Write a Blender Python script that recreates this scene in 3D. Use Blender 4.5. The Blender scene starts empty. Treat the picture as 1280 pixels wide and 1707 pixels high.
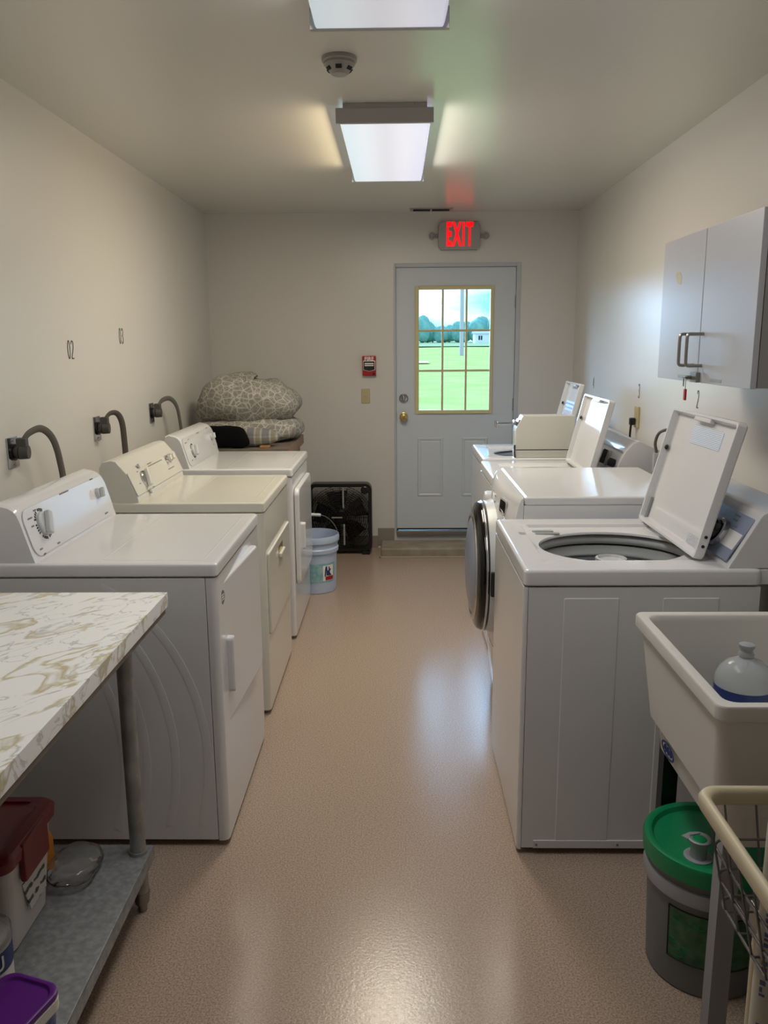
import bpy, bmesh, math, random
from mathutils import Vector, Matrix, noise

random.seed(7)
PI = math.pi
C = bpy.context.scene.collection
SC = bpy.context.scene

# ------------------------------------------------------------------ camera
XL, XR, YB, H = -1.383, 1.307, 6.167, 2.477      # left wall, right wall, back wall, ceiling
cam_d = bpy.data.cameras.new('camera')
cam = bpy.data.objects.new('camera', cam_d)
C.objects.link(cam)
cam_d.sensor_fit = 'VERTICAL'
cam_d.sensor_height = 36.0
cam_d.lens = 1359.17 / 1707.0 * 36.0
cam_d.clip_start = 0.02
cam_d.clip_end = 800
_r = Vector((0.99985444, 0.01538768, -0.0073698))
_u = Vector((0.00409804, 0.20271319, 0.97922958))
_f = Vector((-0.01656203, 0.97911725, -0.20262062))
cam.matrix_world = Matrix(((_r.x, _u.x, -_f.x, 0.0), (_r.y, _u.y, -_f.y, 0.0), (_r.z, _u.z, -_f.z, 1.5577), (0, 0, 0, 1)))
SC.camera = cam

# ------------------------------------------------------------------ sky, sun, exposure
SKY_STRENGTH = 2.0
SKY_FILL_STRENGTH = 12.5
LAMP_WATTS = 19.5
w = bpy.data.worlds.new('sky')
SC.world = w
w.use_nodes = True
nt = w.node_tree
for n in list(nt.nodes):
    nt.nodes.remove(n)
out = nt.nodes.new('ShaderNodeOutputWorld')
bg = nt.nodes.new('ShaderNodeBackground')
tc = nt.nodes.new('ShaderNodeTexCoord')
mp = nt.nodes.new('ShaderNodeMapping')
mp.inputs['Scale'].default_value = (3.0, 3.0, 9.0)
nz = nt.nodes.new('ShaderNodeTexNoise')
nz.inputs['Scale'].default_value = 2.3
nz.inputs['Detail'].default_value = 5
rp = nt.nodes.new('ShaderNodeValToRGB')
rp.color_ramp.elements[0].position = 0.40
rp.color_ramp.elements[0].color = (0.17, 0.46, 0.86, 1)
rp.color_ramp.elements[1].position = 0.62
rp.color_ramp.elements[1].color = (0.62, 0.80, 0.98, 1)
nt.links.new(tc.outputs['Generated'], mp.inputs[0])
nt.links.new(mp.outputs[0], nz.inputs['Vector'])
nt.links.new(nz.outputs['Fac'], rp.inputs[0])
nt.links.new(rp.outputs[0], bg.inputs['Color'])
bg.inputs['Strength'].default_value = SKY_STRENGTH
nt.links.new(bg.outputs[0], out.inputs[0])

sky_fill_d = bpy.data.lights.new('sky_fill', 'SUN')  # added broad lamp standing in for the unseen bright upper sky
sky_fill_d.energy = SKY_FILL_STRENGTH
sky_fill_d.color = (0.38, 0.66, 1.0)
sky_fill_d.angle = math.radians(64.0)
sky_fill = bpy.data.objects.new('sky_fill', sky_fill_d)
C.objects.link(sky_fill)
sky_fill.location = (-3, 12, 5)
sky_fill.rotation_euler = Vector((0.47, -0.85, -0.20)).to_track_quat('-Z', 'Y').to_euler()

vs = SC.view_settings
vs.view_transform = 'Standard'
vs.look = 'None'
vs.exposure = 0.20
vs.gamma = 1.0
vs.use_curve_mapping = False
SC.cycles.max_bounces = 10
SC.cycles.diffuse_bounces = 6
SC.cycles.glossy_bounces = 5
SC.cycles.transmission_bounces = 8
SC.cycles.transparent_max_bounces = 12
SC.cycles.sample_clamp_indirect = 6.0
SC.cycles.use_denoising = True


# ------------------------------------------------------------------ materials
def srgb(h):
    if isinstance(h, str):
        h = h.lstrip('#')
        c = [int(h[i:i + 2], 16) / 255 for i in (0, 2, 4)]
    else:
        c = [v / 255 for v in h]
    return tuple(v / 12.92 if v <= 0.04045 else ((v + 0.055) / 1.055) ** 2.4 for v in c) + (1.0,)


def mat(name, col, rough=0.5, metal=0.0, spec=0.5, bump=None, mottle=None, coat=0.0):
    """principled material; bump=(scale,strength), mottle=(scale,colour2,amount)"""
    m = bpy.data.materials.new(name)
    m.use_nodes = True
    t = m.node_tree
    p = t.nodes['Principled BSDF']
    p.inputs['Base Color'].default_value = srgb(col)
    p.inputs['Roughness'].default_value = rough
    p.inputs['Metallic'].default_value = metal
    p.inputs['Specular IOR Level'].default_value = spec
    if coat:
        p.inputs['Coat Weight'].default_value = coat
        p.inputs['Coat Roughness'].default_value = 0.06
    if bump or mottle:
        c = t.nodes.new('ShaderNodeTexCoord')
    if mottle:
        n = t.nodes.new('ShaderNodeTexNoise')
        n.inputs['Scale'].default_value = mottle[0]
        n.inputs['Detail'].default_value = 4
        t.links.new(c.outputs['Object'], n.inputs['Vector'])
        r = t.nodes.new('ShaderNodeValToRGB')
        r.color_ramp.elements[0].position = 0.35
        r.color_ramp.elements[1].position = 0.68
        r.color_ramp.elements[0].color = srgb(col)
        a, b = srgb(col), srgb(mottle[1])
        k = mottle[2]
        r.color_ramp.elements[1].color = tuple(a[i] * (1 - k) + b[i] * k for i in range(4))
        t.links.new(n.outputs['Fac'], r.inputs[0])
        t.links.new(r.outputs[0], p.inputs['Base Color'])
    if bump:
        n = t.nodes.new('ShaderNodeTexNoise')
        n.inputs['Scale'].default_value = bump[0]
        n.inputs['Detail'].default_value = 3
        t.links.new(c.outputs['Object'], n.inputs['Vector'])
        b = t.nodes.new('ShaderNodeBump')
        b.inputs['Strength'].default_value = bump[1]
        b.inputs['Distance'].default_value = 0.004
        t.links.new(n.outputs['Fac'], b.inputs['Height'])
        t.links.new(b.outputs[0], p.inputs['Normal'])
    return m


def emit(name, col, strength):
    m = bpy.data.materials.new(name)
    m.use_nodes = True
    p = m.node_tree.nodes['Principled BSDF']
    p.inputs['Base Color'].default_value = srgb(col)
    p.inputs['Emission Color'].default_value = srgb(col)
    p.inputs['Emission Strength'].default_value = strength
    return m


def clear(name, tint, gloss=0.12, body=0.0, bodycol='ffffff', rough=0.03):
    """thin clear sheet: transparent + a little diffuse body + fresnel gloss"""
    m = bpy.data.materials.new(name)
    m.use_nodes = True
    t = m.node_tree
    for n in list(t.nodes):
        t.nodes.remove(n)
    o = t.nodes.new('ShaderNodeOutputMaterial')
    tr = t.nodes.new('ShaderNodeBsdfTransparent')
    tr.inputs[0].default_value = srgb(tint)
    df = t.nodes.new('ShaderNodeBsdfDiffuse')
    df.inputs[0].default_value = srgb(bodycol)
    tl = t.nodes.new('ShaderNodeBsdfTranslucent')
    tl.inputs[0].default_value = srgb(bodycol)
    dm = t.nodes.new('ShaderNodeMixShader')
    dm.inputs[0].default_value = 0.5
    t.links.new(df.outputs[0], dm.inputs[1])
    t.links.new(tl.outputs[0], dm.inputs[2])
    mx = t.nodes.new('ShaderNodeMixShader')
    mx.inputs[0].default_value = body
    t.links.new(tr.outputs[0], mx.inputs[1])
    t.links.new(dm.outputs[0], mx.inputs[2])
    gl = t.nodes.new('ShaderNodeBsdfGlossy')
    gl.inputs['Roughness'].default_value = rough
    lw = t.nodes.new('ShaderNodeLayerWeight')
    lw.inputs[0].default_value = gloss
    m2 = t.nodes.new('ShaderNodeMixShader')
    t.links.new(lw.outputs['Fresnel'], m2.inputs[0])
    t.links.new(mx.outputs[0], m2.inputs[1])
    t.links.new(gl.outputs[0], m2.inputs[2])
    t.links.new(m2.outputs[0], o.inputs[0])
    return m


def node(t, typ, **kw):
    n = t.nodes.new(typ)
    for k, v in kw.items():
        setattr(n, k, v)
    return n


def floor_mat():
    m = mat('vinyl_floor', '9d8878', 0.3, spec=0.55)
    t = m.node_tree
    p = t.nodes['Principled BSDF']
    c = node(t, 'ShaderNodeTexCoord')
    n1 = node(t, 'ShaderNodeTexNoise')
    n1.inputs['Scale'].default_value = 210
    n1.inputs['Detail'].default_value = 2
    r1 = node(t, 'ShaderNodeValToRGB')
    e = r1.color_ramp.elements
    e[0].position, e[0].color = 0.36, srgb('937f6e')
    e[1].position, e[1].color = 0.66, srgb('bba898')
    k = e.new(0.5)
    k.color = srgb('aa9686')
    n2 = node(t, 'ShaderNodeTexNoise')
    n2.inputs['Scale'].default_value = 2.2
    n2.inputs['Detail'].default_value = 4
    r2 = node(t, 'ShaderNodeValToRGB')
    r2.color_ramp.elements[0].position, r2.color_ramp.elements[0].color = 0.3, (0.975, 0.973, 0.972, 1)
    r2.color_ramp.elements[1].position, r2.color_ramp.elements[1].color = 0.75, (1, 1, 1, 1)
    mx = node(t, 'ShaderNodeMix', data_type='RGBA', blend_type='MULTIPLY')
    mx.inputs[0].default_value = 1.0
    t.links.new(c.outputs['Object'], n1.inputs['Vector'])
    t.links.new(c.outputs['Object'], n2.inputs['Vector'])
    t.links.new(n1.outputs['Fac'], r1.inputs[0])
    t.links.new(n2.outputs['Fac'], r2.inputs[0])
    t.links.new(r1.outputs[0], mx.inputs[6])
    t.links.new(r2.outputs[0], mx.inputs[7])
    t.links.new(mx.outputs[2], p.inputs['Base Color'])
    n3 = node(t, 'ShaderNodeTexNoise')
    n3.inputs['Scale'].default_value = 60
    n3.inputs['Detail'].default_value = 6
    mr = node(t, 'ShaderNodeMapRange')
    mr.inputs['To Min'].default_value = 0.17
    mr.inputs['To Max'].default_value = 0.29
    t.links.new(c.outputs['Object'], n3.inputs['Vector'])
    t.links.new(n3.outputs['Fac'], mr.inputs['Value'])
    t.links.new(mr.outputs[0], p.inputs['Roughness'])
    b = node(t, 'ShaderNodeBump')
    b.inputs['Strength'].default_value = 0.16
    b.inputs['Distance'].default_value = 0.002
    n4 = node(t, 'ShaderNodeTexNoise')
    n4.inputs['Scale'].default_value = 120
    t.links.new(c.outputs['Object'], n4.inputs['Vector'])
    t.links.new(n4.outputs['Fac'], b.inputs['Height'])
    t.links.new(b.outputs[0], p.inputs['Normal'])
    return m


def marble_mat():
    m = mat('marble_laminate', 'e8e8e4', 0.28)
    t = m.node_tree
    p = t.nodes['Principled BSDF']
    c = node(t, 'ShaderNodeTexCoord')
    m0 = node(t, 'ShaderNodeMapping')
    m0.inputs['Rotation'].default_value = (0, 0, math.radians(-52))
    mp = node(t, 'ShaderNodeMapping')
    mp.inputs['Scale'].default_value = (3.6, 8.5, 6.0)
    t.links.new(c.outputs['Object'], m0.inputs[0])
    t.links.new(m0.outputs[0], mp.inputs[0])

    def vein(scale, dist, detail, lo, mid, hi):
        n = node(t, 'ShaderNodeTexNoise')
        n.inputs['Scale'].default_value = scale
        n.inputs['Detail'].default_value = detail
        n.inputs['Distortion'].default_value = dist
        t.links.new(mp.outputs[0], n.inputs['Vector'])
        r = node(t, 'ShaderNodeValToRGB')
        e = r.color_ramp.elements
        e[0].position, e[0].color = lo, (0, 0, 0, 1)
        e[1].position, e[1].color = hi, (0, 0, 0, 1)
        q = e.new(mid)
        q.color = (1, 1, 1, 1)
        t.links.new(n.outputs['Fac'], r.inputs[0])
        return r.outputs[0]
    v1 = vein(1.25, 0.8, 4, 0.56, 0.60, 0.66)
    v2 = vein(2.3, 0.9, 6, 0.41, 0.44, 0.46)
    m1 = node(t, 'ShaderNodeMix', data_type='RGBA')
    m1.inputs[6].default_value = srgb('f0f2f2')
    m1.inputs[7].default_value = srgb('bdb38d')
    t.links.new(v1, m1.inputs[0])
    m2 = node(t, 'ShaderNodeMix', data_type='RGBA')
    m2.inputs[7].default_value = srgb('bdbfbf')
    t.links.new(v2, m2.inputs[0])
    t.links.new(m1.outputs[2], m2.inputs[6])
    t.links.new(m2.outputs[2], p.inputs['Base Color'])
    return m


def comforter_mat():
    m = mat('comforter_fabric', '8d8a84', 0.9, spec=0.1)
    t = m.node_tree
    p = t.nodes['Principled BSDF']
    c = node(t, 'ShaderNodeTexCoord')
    v = node(t, 'ShaderNodeTexVoronoi', feature='DISTANCE_TO_EDGE')
    v.inputs['Scale'].default_value = 21
    r = node(t, 'ShaderNodeValToRGB')
    e = r.color_ramp.elements
    e[0].position, e[0].color = 0.02, srgb('bbb8b2')
    e[1].position, e[1].color = 0.055, srgb('8d8981')
    k = e.new(0.17)
    k.color = srgb('88847c')
    t.links.new(c.outputs['Object'], v.inputs['Vector'])
    t.links.new(v.outputs['Distance'], r.inputs[0])
    v2 = node(t, 'ShaderNodeTexVoronoi', feature='DISTANCE_TO_EDGE')
    v2.inputs['Scale'].default_value = 31
    r2 = node(t, 'ShaderNodeValToRGB')
    r2.color_ramp.elements[0].position, r2.color_ramp.elements[0].color = 0.03, (0.55, 0.55, 0.55, 1)
    r2.color_ramp.elements[1].position, r2.color_ramp.elements[1].color = 0.07, (0, 0, 0, 1)
    t.links.new(c.outputs['Object'], v2.inputs['Vector'])
    t.links.new(v2.outputs['Distance'], r2.inputs[0])
    mx = node(t, 'ShaderNodeMix', data_type='RGBA')
    mx.inputs[7].default_value = srgb('b4b1ab')
    t.links.new(r2.outputs[0], mx.inputs[0])
    t.links.new(r.outputs[0], mx.inputs[6])
    t.links.new(mx.outputs[2], p.inputs['Base Color'])
    return m


def plaid_mat():
    m = mat('plaid_fabric', '9b9a98', 0.9, spec=0.1)
    t = m.node_tree
    p = t.nodes['Principled BSDF']
    c = node(t, 'ShaderNodeTexCoord')

    def bands(direction, scale):
        wv = node(t, 'ShaderNodeTexWave', wave_type='BANDS', bands_direction=direction)
        wv.inputs['Scale'].default_value = scale
        wv.inputs['Distortion'].default_value = 0.3
        t.links.new(c.outputs['Object'], wv.inputs['Vector'])
        r = node(t, 'ShaderNodeValToRGB')
        r.color_ramp.interpolation = 'CONSTANT'
        e = r.color_ramp.elements
        e[0].position, e[0].color = 0.0, srgb('9b9b9d')
        e[1].position, e[1].color = 0.45, srgb('c9c9c9')
        k = e.new(0.8)
        k.color = srgb('b0aa98')
        t.links.new(wv.outputs['Fac'], r.inputs[0])
        return r.outputs[0]
    mx = node(t, 'ShaderNodeMix', data_type='RGBA', blend_type='MULTIPLY')
    mx.inputs[0].default_value = 0.7
    t.links.new(bands('X', 3.4), mx.inputs[6])
    t.links.new(bands('Z', 3.4), mx.inputs[7])
    t.links.new(mx.outputs[2], p.inputs['Base Color'])
    return m


def stripes_mat(name, base, ink, scale, direction='Z', thr=0.6):
    """printed label: rows of ink"""
    m = mat(name, base, 0.5)
    t = m.node_tree
    p = t.nodes['Principled BSDF']
    c = node(t, 'ShaderNodeTexCoord')
    wv = node(t, 'ShaderNodeTexWave', wave_type='BANDS', bands_direction=direction)
    wv.inputs['Scale'].default_value = scale
    t.links.new(c.outputs['Object'], wv.inputs['Vector'])
    n = node(t, 'ShaderNodeTexNoise')
    n.inputs['Scale'].default_value = scale * 7
    t.links.new(c.outputs['Object'], n.inputs['Vector'])
    mu = node(t, 'ShaderNodeMath', operation='MULTIPLY')
    t.links.new(wv.outputs['Fac'], mu.inputs[0])
    t.links.new(n.outputs['Fac'], mu.inputs[1])
    r = node(t, 'ShaderNodeValToRGB')
    r.color_ramp.elements[0].position, r.color_ramp.elements[0].color = thr * 0.5, srgb(base)
    r.color_ramp.elements[1].position, r.color_ramp.elements[1].color = thr * 0.6, srgb(ink)
    t.links.new(mu.outputs[0], r.inputs[0])
    t.links.new(r.outputs[0], p.inputs['Base Color'])
    return m


M = {}
M['wall'] = mat('wall_paint', 'cfccc7', 0.32, spec=0.5, bump=(160, 0.06))
M['ceiling'] = mat('ceiling_paint', 'd6d3cc', 0.26, spec=1.0, bump=(70, 0.03))
M['floor'] = floor_mat()
M['white'] = mat('white_enamel', 'dadadc', 0.11, spec=0.5)
M['white_side'] = mat('white_painted_steel', 'dddfe3', 0.3, spec=0.5)
M['cream_side'] = mat('cream_painted_steel', 'd4d2c9', 0.3, spec=0.5)
M['cream'] = mat('cream_enamel', 'd9d7cd', 0.11, spec=0.5)
M['gray_plastic'] = mat('gray_plastic', '9a9c9d', 0.35)
M['light_gray'] = mat('light_gray_plastic', 'c2c5c7', 0.35)
M['slot'] = mat('dark_gap', '1a1a1b', 0.7)
M['ink'] = mat('gray_print', '6f7072', 0.6)
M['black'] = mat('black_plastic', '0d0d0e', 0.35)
M['black_gloss'] = mat('black_gloss', '08080a', 0.08)
M['chrome'] = mat('chrome', 'c8c9cc', 0.15, metal=1.0)
M['steel'] = mat('brushed_steel', '9c9a96', 0.35, metal=1.0)
M['galv'] = mat('galvanised_steel', '8b8d8c', 0.45, metal=0.55, bump=(60, 0.1), mottle=(14, 'b4b7b6', 0.8))
M['shelf'] = mat('scuffed_galvanised_sheet', '85888a', 0.5, metal=0.4, bump=(60, 0.1), mottle=(55, 'a9acad', 0.7))
M['brass'] = mat('brass', 'c9b276', 0.25, metal=1.0)
M['marble'] = marble_mat()
M['door'] = mat('door_paint', 'c4cacf', 0.4, bump=(60, 0.03))
M['frame'] = mat('door_frame_paint', 'b3b8bd', 0.4)
M['lite'] = mat('cream_vinyl', 'c9bd8c', 0.45)
M['base'] = mat('taupe_rubber', '8d837a', 0.5)
M['concrete'] = mat('painted_concrete', '9b9184', 0.6, bump=(50, 0.3), mottle=(9, '7c735f', 0.7))
M['caulk'] = mat('caulk', 'b3a793', 0.6)
M['fixture'] = mat('fixture_enamel', 'b0afae', 0.4)
M['plug'] = mat('dark_gray_rubber', '4b4844', 0.55)
M['cord'] = mat('gray_cord', '5a554e', 0.55)
M['beige'] = mat('beige_plastic', 'b7ab85', 0.4)
M['red'] = mat('red_plastic', 'a5101e', 0.35)
M['darkred'] = mat('red_lid_plastic', '6f0b11', 0.4)
M['label_white'] = mat('white_print', 'e8e6e2', 0.5)
M['exit'] = emit('exit_red', 'ff0010', 1.05)
M['exit_body'] = mat('exit_sign_body', '9d9a96', 0.4)
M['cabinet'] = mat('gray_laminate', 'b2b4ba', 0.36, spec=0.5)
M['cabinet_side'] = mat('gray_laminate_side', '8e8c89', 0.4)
M['sink'] = mat('white_polypropylene', 'd3d1cc', 0.35)
M['bucket_gray'] = mat('gray_bucket_plastic', '6f7477', 0.4)
M['bucket_ring'] = mat('pale_gray_plastic', '9fa2a8', 0.4)
M['green'] = mat('green_lid_plastic', '0f8a56', 0.35)
M['green_label'] = mat('green_print', '2f5a3c', 0.5, mottle=(38, '4f7d58', 0.9))
M['white_bucket'] = mat('white_bucket_plastic', 'd9dde3', 0.35)
M['blue_bucket'] = mat('blue_bucket_plastic', 'b3c3dc', 0.35)
M['teal'] = mat('teal_print', '6fa9bb', 0.5, mottle=(30, 'a8c6c6', 0.9))
M['navy'] = mat('navy_print', '27356f', 0.5)
M['wood'] = mat('brown_wood', '7a5f49', 0.5, bump=(30, 0.1), mottle=(12, '9a7a58', 0.7))
M['counter'] = mat('brown_laminate', '6d625a', 0.45, mottle=(20, '82766c', 0.6))
M['comforter'] = comforter_mat()
M['plaid'] = plaid_mat()
M['black_cloth'] = mat('black_cloth', '0b0b0c', 0.85, spec=0.1)
M['bin'] = mat('milky_plastic', 'c9c5c0', 0.35)
M['purple'] = mat('purple_plastic', '5b1d7c', 0.35)
M['tub_white'] = mat('white_tub_plastic', 'dad6d0', 0.4)
M['blue_print'] = mat('blue_print', '3c5c9c', 0.5, mottle=(30, 'a9bbd6', 0.8))
M['tub_gray'] = mat('gray_tub_plastic', 'b2b5b6', 0.35)
M['tub_dark'] = mat('dark_gray_tub_plastic', '8f9293', 0.4)
M['tan'] = mat('tan_wood', '9a7443', 0.5)
M['orange'] = mat('orange_plastic', 'e08a1c', 0.4)
M['clear'] = clear('clear_plastic', 'f4f4f4', 0.25, 0.16, 'd8d8d8')
M['sink_leg'] = mat('gray_painted_steel', '8f9196', 0.5)
M['jug'] = clear('translucent_jug', 'f0f4f6', 0.2, 0.78, 'e4e9ec', 0.15)
M['liquid'] = mat('blue_liquid', '2d4183', 0.2)
M['vinyl'] = mat('cream_vinyl_bumper', 'cdc2a6', 0.4)
M['wire'] = mat('gray_wire', '77777a', 0.35, metal=0.8)
M['pvc'] = mat('white_pvc', 'c9c2b6', 0.4)
M['pvc_print'] = mat('faded_blue_print', '5a6390', 0.6)
M['glass'] = clear('window_glass', 'ffffff', 0.12)
M['console_blue'] = mat('pale_blue_gray_panel', '8f97ad', 0.25)
M['label_print'] = stripes_mat('instruction_label', 'd2d4d9', '9fa3aa', 60)
M['label_code'] = stripes_mat('barcode_label', 'dfe1e6', '55585f', 55, 'Y')
M['label_blue'] = stripes_mat('blue_notice', 'c9d4ea', '4b66ad', 14)
M['label_bin'] = stripes_mat('bin_label', 'c4c2bb', '3f4237', 10, 'Z', 0.7)
M['grass'] = mat('grass', 'a9b56d', 0.9, spec=0.0, mottle=(0.6, 'bcc67e', 1.0))
M['field'] = mat('pale_field', '9fb086', 0.9, spec=0.0)
M['path'] = mat('pale_gravel', 'e2d5d2', 0.9)
M['leaf'] = mat('hazed_leaves', '6fa59c', 0.9, spec=0.0, mottle=(0.8, '8fc0b0', 1.0))  # distance haze is mixed into the leaf colour
M['bark'] = mat('bark', '6b6157', 0.9)
M['pole'] = mat('weathered_pole', 'b9b3bb', 0.8)
M['house'] = mat('white_siding', 'e9edf0', 0.7)
M['roof'] = mat('pale_roof', 'a9b2ba', 0.8)
M['brick_out'] = mat('outside_wall', 'a8a29a', 0.8)


def lens_mat(strength):
    """acrylic lens of a fluorescent fixture: slightly bluish left, lavender right, two tubes behind"""
    m = mat('fixture_lens', 'e8ecf2', 0.3)
    t = m.node_tree
    p = t.nodes['Principled BSDF']
    c = node(t, 'ShaderNodeTexCoord')
    s = node(t, 'ShaderNodeSeparateXYZ')
    t.links.new(c.outputs['Generated'], s.inputs[0])
    r = node(t, 'ShaderNodeValToRGB')
    e = r.color_ramp.elements
    e[0].position, e[0].color = 0.0, (0.66, 0.86, 0.95, 1)
    e[1].position, e[1].color = 1.0, (0.74, 0.72, 1.0, 1)
    for pos, col in ((0.25, (0.83, 0.92, 1.0, 1)), (0.5, (0.76, 0.76, 0.86, 1)), (0.72, (0.90, 0.88, 1.0, 1))):
        k = e.new(pos)
        k.color = col
    t.links.new(s.outputs['X'], r.inputs[0])
    t.links.new(r.outputs[0], p.inputs['Emission Color'])
    p.inputs['Emission Strength'].default_value = strength
    return m


# ------------------------------------------------------------------ mesh helpers
class B:
    def __init__(self):
        self.bm = bmesh.new()

    def _in(self, t):
        me = bpy.data.meshes.new('t')
        t.to_mesh(me)
        t.free()
        self.bm.from_mesh(me)
        bpy.data.meshes.remove(me)
        return self

    def box(self, x0, x1, y0, y1, z0, z1, bev=0.0, seg=2, mtx=None):
        t = bmesh.new()
        bmesh.ops.create_cube(t, size=1.0)
        for v in t.verts:
            v.co = Vector(((x0 + x1) / 2 + v.co.x * (x1 - x0), (y0 + y1) / 2 + v.co.y * (y1 - y0), (z0 + z1) / 2 + v.co.z * (z1 - z0)))
        if bev:
            bmesh.ops.bevel(t, geom=list(t.edges), offset=bev, segments=seg, profile=0.5, affect='EDGES')
        if mtx is not None:
            t.transform(mtx)
        return self._in(t)

    def loft(self, loops, cap0=True, cap1=True, closed=True, mtx=None):
        t = bmesh.new()
        rows = [[t.verts.new(p) for p in L] for L in loops]
        n = len(rows[0])
        for a, b in zip(rows[:-1], rows[1:]):
            for i in range(n if closed else n - 1):
                j = (i + 1) % n
                t.faces.new((a[i], a[j], b[j], b[i]))
        if cap0:
            t.faces.new(rows[0][::-1])
        if cap1:
            t.faces.new(rows[-1])
        bmesh.ops.recalc_face_normals(t, faces=t.faces)
        if mtx is not None:
            t.transform(mtx)
        return self._in(t)

    def lathe(self, prof, c=(0, 0, 0), n=32, cap0=True, cap1=True, mtx=None):
        loops = [[(c[0] + r * math.cos(2 * PI * i / n), c[1] + r * math.sin(2 * PI * i / n), c[2] + z) for i in range(n)] for r, z in prof]
        return self.loft(loops, cap0, cap1, mtx=mtx)

    def cyl(self, a, b, r, r2=None, n=16, cap=True):
        a, b = Vector(a), Vector(b)
        return self.tube([a, b], r, r2 if r2 is not None else r, n, ends=True)

    def tube(self, pts, r, r2=None, n=10, closed=False, rb=None, up=None, ends=False):
        """sweep a circle (or ellipse r x rb) along pts; with ends=True r..r2 tapers"""
        pts = [Vector(p) for p in pts]
        m = len(pts)
        T = []
        for i in range(m):
            if closed:
                d = pts[(i + 1) % m] - pts[i - 1]
            else:
                d = pts[min(i + 1, m - 1)] - pts[max(i - 1, 0)]
            T.append(d.normalized())
        u = Vector(up) if up is not None else Vector((0, 0, 1))
        if abs(u.normalized().dot(T[0])) > 0.95:
            u = Vector((1, 0, 0)) if abs(T[0].x) < 0.9 else Vector((0, 1, 0))
        nrm = (u - T[0] * u.dot(T[0])).normalized()
        loops = []
        for i in range(m):
            nrm = (nrm - T[i] * nrm.dot(T[i])).normalized()
            bn = T[i].cross(nrm)
            ra = r if r2 is None else r + (r2 - r) * i / max(1, m - 1)
            r_b = ra if rb is None else rb
            loops.append([tuple(pts[i] + nrm * (ra * math.cos(2 * PI * k / n)) + bn * (r_b * math.sin(2 * PI * k / n))) for k in range(n)])
        if closed:
            loops.append(loops[0])
            return self.loft(loops, False, False)
        return self.loft(loops, True, True)

    def prism(self, poly, axis, a, b, bev=0.0, seg=2):
        """poly of 2D points extruded along axis from a to b: axis 'y' -> (x,z), 'x' -> (y,z), 'z' -> (x,y)"""
        def P(p, s):
            return {'y': (p[0], s, p[1]), 'x': (s, p[0], p[1]), 'z': (p[0], p[1], s)}[axis]
        t = bmesh.new()
        r0 = [t.verts.new(P(p, a)) for p in poly]
        r1 = [t.verts.new(P(p, b)) for p in poly]
        n = len(poly)
        for i in range(n):
            j = (i + 1) % n
            t.faces.new((r0[i], r0[j], r1[j], r1[i]))
        t.faces.new(r0[::-1])
        t.faces.new(r1)
        bmesh.ops.recalc_face_normals(t, faces=t.faces)
        if bev:
            es = [e for e in t.edges if len(e.link_faces) == 2 and e.calc_face_angle(0) > 0.5]
            bmesh.ops.bevel(t, geom=es, offset=bev, segments=seg, profile=0.5, affect='EDGES')
        return self._in(t)

    def xf(self, m):
        self.bm.transform(m)
        return self


def link(o, parent=None):
    C.objects.link(o)
    if parent is not None:
        o.parent = parent
    return o


def wloc(o):
    v = Vector((0, 0, 0))
    while o is not None:
        v += o.location
        o = o.parent
    return v


def obj(name, b, m, parent=None, smooth=35, **props):
    me = bpy.data.meshes.new(name)
    bm = b.bm
    xs = [v.co for v in bm.verts]
    c = Vector([(min(v[i] for v in xs) + max(v[i] for v in xs)) / 2 for i in range(3)])
    if parent is None:
        c.z = min(v[2] for v in xs)
    bmesh.ops.translate(bm, vec=-c, verts=bm.verts)
    for f in bm.faces:
        f.smooth = smooth > 0
    bm.to_mesh(me)
    bm.free()
    if smooth > 0:
        me.set_sharp_from_angle(angle=math.radians(smooth))
        wn = True
    else:
        wn = False
    me.materials.append(M[m] if isinstance(m, str) else m)
    o = bpy.data.objects.new(name, me)
    if wn:
        md = o.modifiers.new('weighted', 'WEIGHTED_NORMAL')
        md.keep_sharp = True
    link(o, parent)
    o.location = c - (wloc(parent) if parent is not None else Vector((0, 0, 0)))
    for k, v in props.items():
        o[k] = v
    return o


def thing(name, loc, label, cat, group=None):
    o = bpy.data.objects.new(name, None)
    o.empty_display_size = 0.1
    link(o)
    o.location = loc
    o['label'] = label
    o['category'] = cat
    if group:
        o['group'] = group
    return o


def tag(o, label, cat, group=None):
    o['label'] = label
    o['category'] = cat
    if group:
        o['group'] = group
    return o


def struct_empty(name, loc):
    o = bpy.data.objects.new(name, None)
    o.empty_display_size = 0.1
    link(o)
    o.location = loc
    o['kind'] = 'structure'
    return o


def text_b(s, size, mtx, sx=1.0, depth=0.0006, bold=0.0, space=1.0):
    """lettering as a mesh, centred, lying in local XY, moved by mtx"""
    cu = bpy.data.curves.new('t', 'FONT')
    cu.body = s
    cu.size = size
    cu.align_x = 'CENTER'
    cu.align_y = 'CENTER'
    cu.extrude = depth
    cu.offset = bold
    cu.resolution_u = 3
    cu.space_character = space
    o = bpy.data.objects.new('t', cu)
    C.objects.link(o)
    bpy.context.view_layer.update()
    me = bpy.data.meshes.new_from_object(o.evaluated_get(bpy.context.evaluated_depsgraph_get()))
    bpy.data.objects.remove(o)
    bpy.data.curves.remove(cu)
    b = B()
    b.bm.from_mesh(me)
    bpy.data.meshes.remove(me)
    b.xf(mtx @ Matrix.Diagonal((sx, 1, 1, 1)))
    return b


def smooth_path(pts, k=6):
    P = [Vector(p) for p in pts]
    P = [P[0] * 2 - P[1]] + P + [P[-1] * 2 - P[-2]]
    o = []
    for i in range(1, len(P) - 2):
        for j in range(k):
            t = j / k
            a, b, c, d = P[i - 1:i + 3]
            o.append(0.5 * ((2 * b) + (c - a) * t + (2 * a - 5 * b + 4 * c - d) * t * t + (3 * b - a - 3 * c + d) * t ** 3))
    o.append(P[-2])
    return o


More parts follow.
